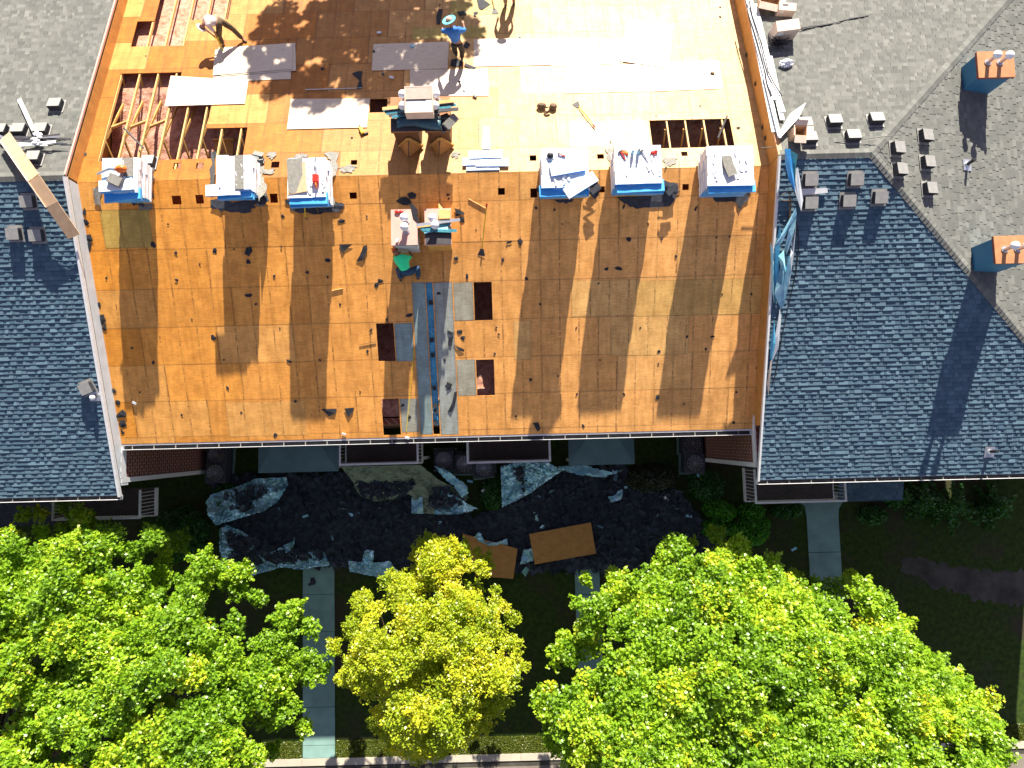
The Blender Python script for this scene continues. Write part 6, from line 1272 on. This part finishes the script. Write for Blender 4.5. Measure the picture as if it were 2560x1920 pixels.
for k, (px, py, rx, ry, lab) in enumerate(((560, 1255, .7, .9, 'dark low shrub between the round bush and the tarpaulin'), (905, 1185, .5, .4, 'dark green shrub showing at the left edge of the khaki tarpaulin'), (1235, 1235, .55, .8, 'mossy green shrub between the khaki tarpaulin and the blue green sail'), (1770, 1215, .8, .7, 'dark shrub above the lumpy bush by the right balcony'), (1975, 1275, .7, .4, 'low dark shrub left of the right path'), (2190, 1290, .6, .4, 'low dark shrub right of the path mouth'), (1000, 1480, .6, .5, 'dark plant in the shade just left of the yellow tree'))):
    bush('low_shrub', lab, G(px, py, .4), rx, ry, .6, 3500, M_BUSH, 50 + k, .1)
for k, (px, py, q, lab) in enumerate(((2300, 1250, .9, 'dark conifer shrub below the right eave, left of three'), (2370, 1268, 1.15, 'dark conifer shrub below the right eave, middle of three'), (2480, 1260, .95, 'dark conifer shrub below the right eave, right of three'), (2240, 1235, .6, 'small dark conifer shrub beside the porch roof'))):
    c = G(px, py, .5); root = empty('conifer_shrub', (c.x, c.y, 0), lab, 'shrub'); rs = np.random.RandomState(60 + k); P = []
    for j in range(26):
        a = rs.rand() * 6.28; L_ = q * (.6 + .6 * rs.rand()); m = 130; t_ = rs.rand(m, 1); d = np.array([[math.cos(a), math.sin(a), 0]]); P.append(d * t_ * L_ + np.array([[0, 0, 1]]) * (1.2 * (1 - t_ * .5) * rs.rand()) + rs.randn(m, 3) * .09 * (1.2 - t_))
    pos = np.concatenate(P); pos[:, 2] = np.clip(pos[:, 2], .03, 2); me = leaf_mesh('foliage', pos, .7, .11, rs.rand(len(pos)), 60 + k, shape='oval'); me.materials.append(M_BUSH); o = bpy.data.objects.new('foliage', me); sc.collection.objects.link(o); o.parent = root
    mk('stem', MB().tube([(0, 0, -.05), (0, 0, 1.0)], [.06, .02], 8), M_BARK, root)
# short grass blades on the part of the lawn that is seen
rs = np.random.RandomState(77); n = 60000; gx0, gx1, gy0, gy1 = G(600, 1890).x, G(2600, 1890).x, yk0 + .02, G(1280, 1840).y
pos = np.stack([rs.uniform(gx0, gx1, n), rs.uniform(gy0, gy1, n), np.full(n, .03)], -1)
keep = ~(((pos[:, 0] > G(752, 1890).x) & (pos[:, 0] < G(842, 1890).x)) | ((pos[:, 0] > G(1438, 1890).x) & (pos[:, 0] < G(1510, 1890).x)) | ((pos[:, 0] > G(2026, 1890).x) & (pos[:, 0] < G(2118, 1890).x)))
me = leaf_mesh('grass', pos[keep], .9, .07, rs.rand(keep.sum()), 9, shape='oval'); me.materials.append(leafmat('grass_blade', [(0, (0.06, 0.10, 0.012)), (.6, (0.13, 0.17, 0.02)), (1, (0.24, 0.22, 0.04))], .3)); o = bpy.data.objects.new('grass', me); sc.collection.objects.link(o); tag(o, 'short yellow green grass along the kerb', 'grass', kind='stuff')

# ------------------------------------------------------------------ people
def skin_obj(name, chains, mat, parent, sub=2, smooth=True):
    """chains: lists of (point, radius); chains starting at an already used point branch from it"""
    pts, rad, ed, key = [], [], [], {}
    for ch in chains:
        prev = None
        for p, q in ch:
            k = tuple(round(x, 4) for x in p)
            if k not in key: key[k] = len(pts); pts.append(p); rad.append(q)
            if prev is not None and prev != key[k]: ed.append((prev, key[k]))
            prev = key[k]
    me = bpy.data.meshes.new(name); me.from_pydata([tuple(p) for p in pts], ed, []); me.materials.append(mat)
    o = bpy.data.objects.new(name, me); sc.collection.objects.link(o); o.parent = parent
    m = o.modifiers.new('skin', 'SKIN'); m.use_smooth_shade = True
    sv = me.skin_vertices[0].data if me.skin_vertices else None
    if sv is None:
        bpy.context.view_layer.objects.active = o; sv = me.skin_vertices[0].data
    for i, q in enumerate(rad): sv[i].radius = (q if isinstance(q, tuple) else (q, q)); sv[i].use_root = (i == 0)
    s_ = o.modifiers.new('sub', 'SUBSURF'); s_.levels = s_.render_levels = sub
    return o
def V3(*a): return Vector(a)
def person(M, lab, J, shirt, pants, shoes, sleeve=.5, hat=None, hair=True):
    """J: joint dictionary in metres, z up, in the frame M"""
    root = empty('person', M, lab, 'person')
    pel, ch, nk, hd = J['pelvis'], J['chest'], J['neck'], J['head']; ax_ = (hd - nk).normalized()
    body = [[(pel, .105), (pel.lerp(ch, .5), .10), (ch, .115), (nk, .05), (nk.lerp(hd, .5), .055)]]
    for s in 'LR':
        sh_, el, wr, hip, kn, an, toe = (J[k + s] for k in ('sh', 'el', 'wr', 'hip', 'kn', 'an', 'toe'))
        body += [[(ch, .115), (sh_, .06), (el, .042), (wr, .030)], [(pel, .105), (hip, .085), (kn, .058), (an, .040), (toe, .034)]]
        d = (wr - el).normalized(); side = d.cross(Vector((0, 0, 1))); side = side.normalized() if side.length > .1 else Vector((1, 0, 0)); pm = wr + d * .075; body += [[(wr, .030), (pm, .034)]]
        for k, (o_, L_) in enumerate(((-.032, .070), (-.011, .082), (.011, .076), (.032, .060))):
            b = pm + side * o_; body += [[(pm, .034), (b + d * .03, .010), (b + d * (.03 + L_ * .5) + Vector((0, 0, -.008)), .009), (b + d * (.03 + L_ * .85) + Vector((0, 0, -.03)), .008)]]
        t0 = wr + d * .03 - side * .03; body += [[(wr + d * .02, .026), (t0, .012), (t0 + d * .035 - side * .025, .010)]]
    b = skin_obj('body', body, M_SKIN, root)
    q = ax_.to_track_quat('Z', 'Y').to_matrix(); q = (J['face'] if 'face' in J else q)
    hm = MB().ball((0, 0, 0), .078, .098, .118, 16, 12).ball((0, .098, -.012), .014, .02, .02, 6, 4).ball((.08, 0, -.01), .012, .022, .03, 6, 4).ball((-.08, 0, -.01), .012, .022, .03, 6, 4)
    hmat = T(hd) @ q.to_4x4(); ho = mk('head', hm, M_SKIN, root, hmat, smooth=True)
    mk('face', MB().ball((.03, .09, .01), .012, .008, .008, 8, 5).ball((-.03, .09, .01), .012, .008, .008, 8, 5).ball((0, .088, -.055), .024, .01, .007, 8, 4), M_HAIR, ho)
    if hair: mk('hair', MB().ball((0, -.012, .012), .085, .102, .118, 16, 8, z0=-.1), M_HAIR, ho, smooth=True)
    if hat == 'straw':
        mk('hat', MB().ball((0, 0, .06), .098, .11, .10, 20, 6, z0=0, mi=0).tube([(0, 0, .055), (0, 0, .068)], .215, 28, 1).tube([(0, 0, .069), (0, 0, .085)], .112, 24, 2), [plain('straw', (.62, .42, .30), .8), plain('hat_brim', (.10, .50, .62), .7), plain('hat_band', (.32, .08, .06), .7)], ho, smooth=False)
    elif hat == 'cap': mk('cap', MB().ball((0, 0, .03), .092, .108, .11, 16, 8, z0=0, mi=0).box(-.07, .07, .08, .18, .03, .045, 1), [M_RED, M_ORG], ho, smooth=True)
    elif hat == 'white': mk('hat', MB().ball((0, 0, .03), .098, .115, .11, 18, 8, z0=0).tube([(0, 0, .03), (0, 0, .04)], .165, 24), M_WRAP, ho)
    sh = [[(pel.lerp(ch, .05), (.18, .15)), (pel.lerp(ch, .5), (.17, .15)), (ch, (.19, .155)), (nk.lerp(ch, .25), .10)]]
    for s in 'LR':
        e = J['sh' + s].lerp(J['el' + s], sleeve * 2) if sleeve < .5 else J['el' + s].lerp(J['wr' + s], sleeve * 2 - 1); sh.append([(ch, (.19, .155)), (J['sh' + s], .092)] + ([(J['el' + s], .070)] if sleeve > .5 else []) + [(e, .055)])
    skin_obj('shirt', sh, shirt, root)
    pa = [[(pel.lerp(ch, .08), (.175, .15)), (pel, (.175, .15))]]
    for s in 'LR': pa.append([(pel, (.175, .15)), (J['hip' + s], .125), (J['kn' + s], .09), (J['an' + s].lerp(J['kn' + s], .08), .075)])
    skin_obj('trousers', pa, pants, root)
    for s in 'LR': a, t_ = J['an' + s], J['toe' + s]; d = (t_ - a).normalized(); skin_obj('shoe', [[(a - d * .05 + Vector((0, 0, -.01)), .052), (a + d * .07 + Vector((0, 0, -.02)), .052), (t_ + d * .03, .042)]], shoes, root)
    return root
M_NAVYC = plain('dark_trousers', (.025, .022, .022), .8, .2); M_JEAN = plain('blue_jeans', (.02, .06, .12), .8, .2); M_CAMO = plain('olive_trousers', (.10, .065, .03), .8, .4, 14)
M_BLUES = plain('blue_shirt', (.03, .16, .50), .8, .15); M_GREEN = plain('green_vest', (.04, .95, .36), .6, .05); M_WSHIRT = plain('white_shirt', (.62, .50, .45), .8, .1)
# worker in blue: standing, leaning slightly uphill
f = N(1152, 146); M = T(f); 
J = dict(pelvis=V3(-.06, .05, .86), chest=V3(-.13, .16, 1.22), neck=V3(-.18, .24, 1.42), head=V3(-.22, .30, 1.55), shL=V3(-.33, .14, 1.34), elL=V3(-.46, .25, 1.12), wrL=V3(-.50, .42, 1.0), shR=V3(.03, .16, 1.33), elR=V3(.22, .24, 1.15), wrR=V3(.18, .44, 1.14),
         hipL=V3(-.16, .04, .82), knL=V3(-.17, .08, .45), anL=V3(-.14, .10, .13), toeL=V3(-.18, .22, .05), hipR=V3(.03, .02, .82), knR=V3(.08, -.02, .44), anR=V3(.04, -.02, .06), toeR=V3(.06, .12, .03))
for k in ('anL', 'toeL', 'knL'): J[k].z -= .06
person(M, 'standing worker in blue shirt and wide straw hat with blue brim, dark trousers', J, M_BLUES, M_NAVYC, M_TEAL, .8, 'straw')
# worker in white: bending far forward over the sheet with a tape
f = N(556, 112); M = T(f)
J = dict(pelvis=V3(.17, .30, .80), chest=V3(-.10, .27, .93), neck=V3(-.24, .20, .88), head=V3(-.33, .14, .80), shL=V3(-.16, .40, .90), elL=V3(-.36, .22, .66), wrL=V3(-.12, .05, .52), shR=V3(-.10, .12, .90), elR=V3(.04, .02, .66), wrR=V3(.02, -.02, .48),
         hipL=V3(.22, .18, .76), knL=V3(.06, .06, .42), anL=V3(.05, -.02, .06), toeL=V3(.0, -.15, .03), hipR=V3(.24, .36, .76), knR=V3(.50, .30, .42), anR=V3(.70, .16, .04), toeR=V3(.80, .08, .0))
J['anR'].z += -.03
person(M, 'worker in white shirt bending over, legs apart, holding a yellow tape', J, M_WSHIRT, M_CAMO, M_BRN, .45, 'white')
a = f + V3(.02, -.02, .46); b = N(558, 129, .03); o = mk('tape_measure', MB().bar(Vector(), b - a, .05, .012).box(-.04, .04, -.04, .04, -.02, .05), M_YEL); o.matrix_world = T(a); tag(o, 'yellow tape held down to the plywood by the bending worker', 'tape measure')
# worker in green: crouching at the foot of the chimney, back up
f = S(1018, 690); M = T(f)
J = dict(pelvis=V3(.06, .0, .50), chest=V3(-.08, .36, .66), neck=V3(-.16, .52, .70), head=V3(-.24, .60, .70), shL=V3(-.26, .38, .62), elL=V3(-.30, .58, .36), wrL=V3(-.14, .70, .30), shR=V3(.12, .40, .64), elR=V3(.24, .52, .42), wrR=V3(.12, .68, .34),
         hipL=V3(-.10, -.02, .45), knL=V3(-.24, .18, .30), anL=V3(-.20, -.12, .02), toeL=V3(-.22, .02, .0), hipR=V3(.20, .02, .45), knR=V3(.38, .20, .30), anR=V3(.34, -.08, .02), toeR=V3(.38, .06, .02))
person(M, 'crouching worker in bright green vest and red and orange cap at the chimney', J, M_GREEN, M_JEAN, M_DARKS, .3, 'cap')
# worker at the top edge, mostly outside the picture
f = N(1270, 14); M = T(f)
J = dict(pelvis=V3(.03, .16, .86), chest=V3(.05, .26, 1.22), neck=V3(.06, .30, 1.42), head=V3(.06, .33, 1.56), shL=V3(-.14, .26, 1.33), elL=V3(-.24, .30, 1.06), wrL=V3(-.2, .44, .9), shR=V3(.24, .26, 1.33), elR=V3(.34, .3, 1.06), wrR=V3(.3, .44, .9),
         hipL=V3(-.07, .15, .82), knL=V3(-.10, .10, .44), anL=V3(-.08, .02, .06), toeL=V3(-.10, -.12, .03), hipR=V3(.14, .15, .82), knR=V3(.2, .18, .42), anR=V3(.2, .12, .04), toeR=V3(.2, -.02, .02))
person(M, 'worker in tan trousers cut off by the top edge of the picture', J, M_WSHIRT, plain('tan_trousers', (.30, .20, .14), .8), M_BLK, .5, 'white')
shovel(N(1236, 22, .03), N(1226, -40, .1), 'shovel at the top edge beside the cut off worker', grp='roofing shovels', hm=M_LUM)

# scraps that lie in the same stretch of roof are told apart by their order from the left
byl = {}
for o in sc.collection.objects:
    if o.name.startswith('felt_scrap') and 'in line with' in o.get('label', ''): byl.setdefault(o['label'], []).append(o)
ORD = ['leftmost', 'second from left', 'third from left', 'fourth from left', 'fifth from left', 'sixth from left', 'seventh from left', 'eighth from left']
for lb_, os_ in byl.items():
    if len(os_) > 1:
        for k, o in enumerate(sorted(os_, key=lambda q: q.matrix_world.translation.x)): o['label'] = lb_.replace('in line with the', 'by the') + ', ' + (ORD[k] if k < 8 else 'rightmost')
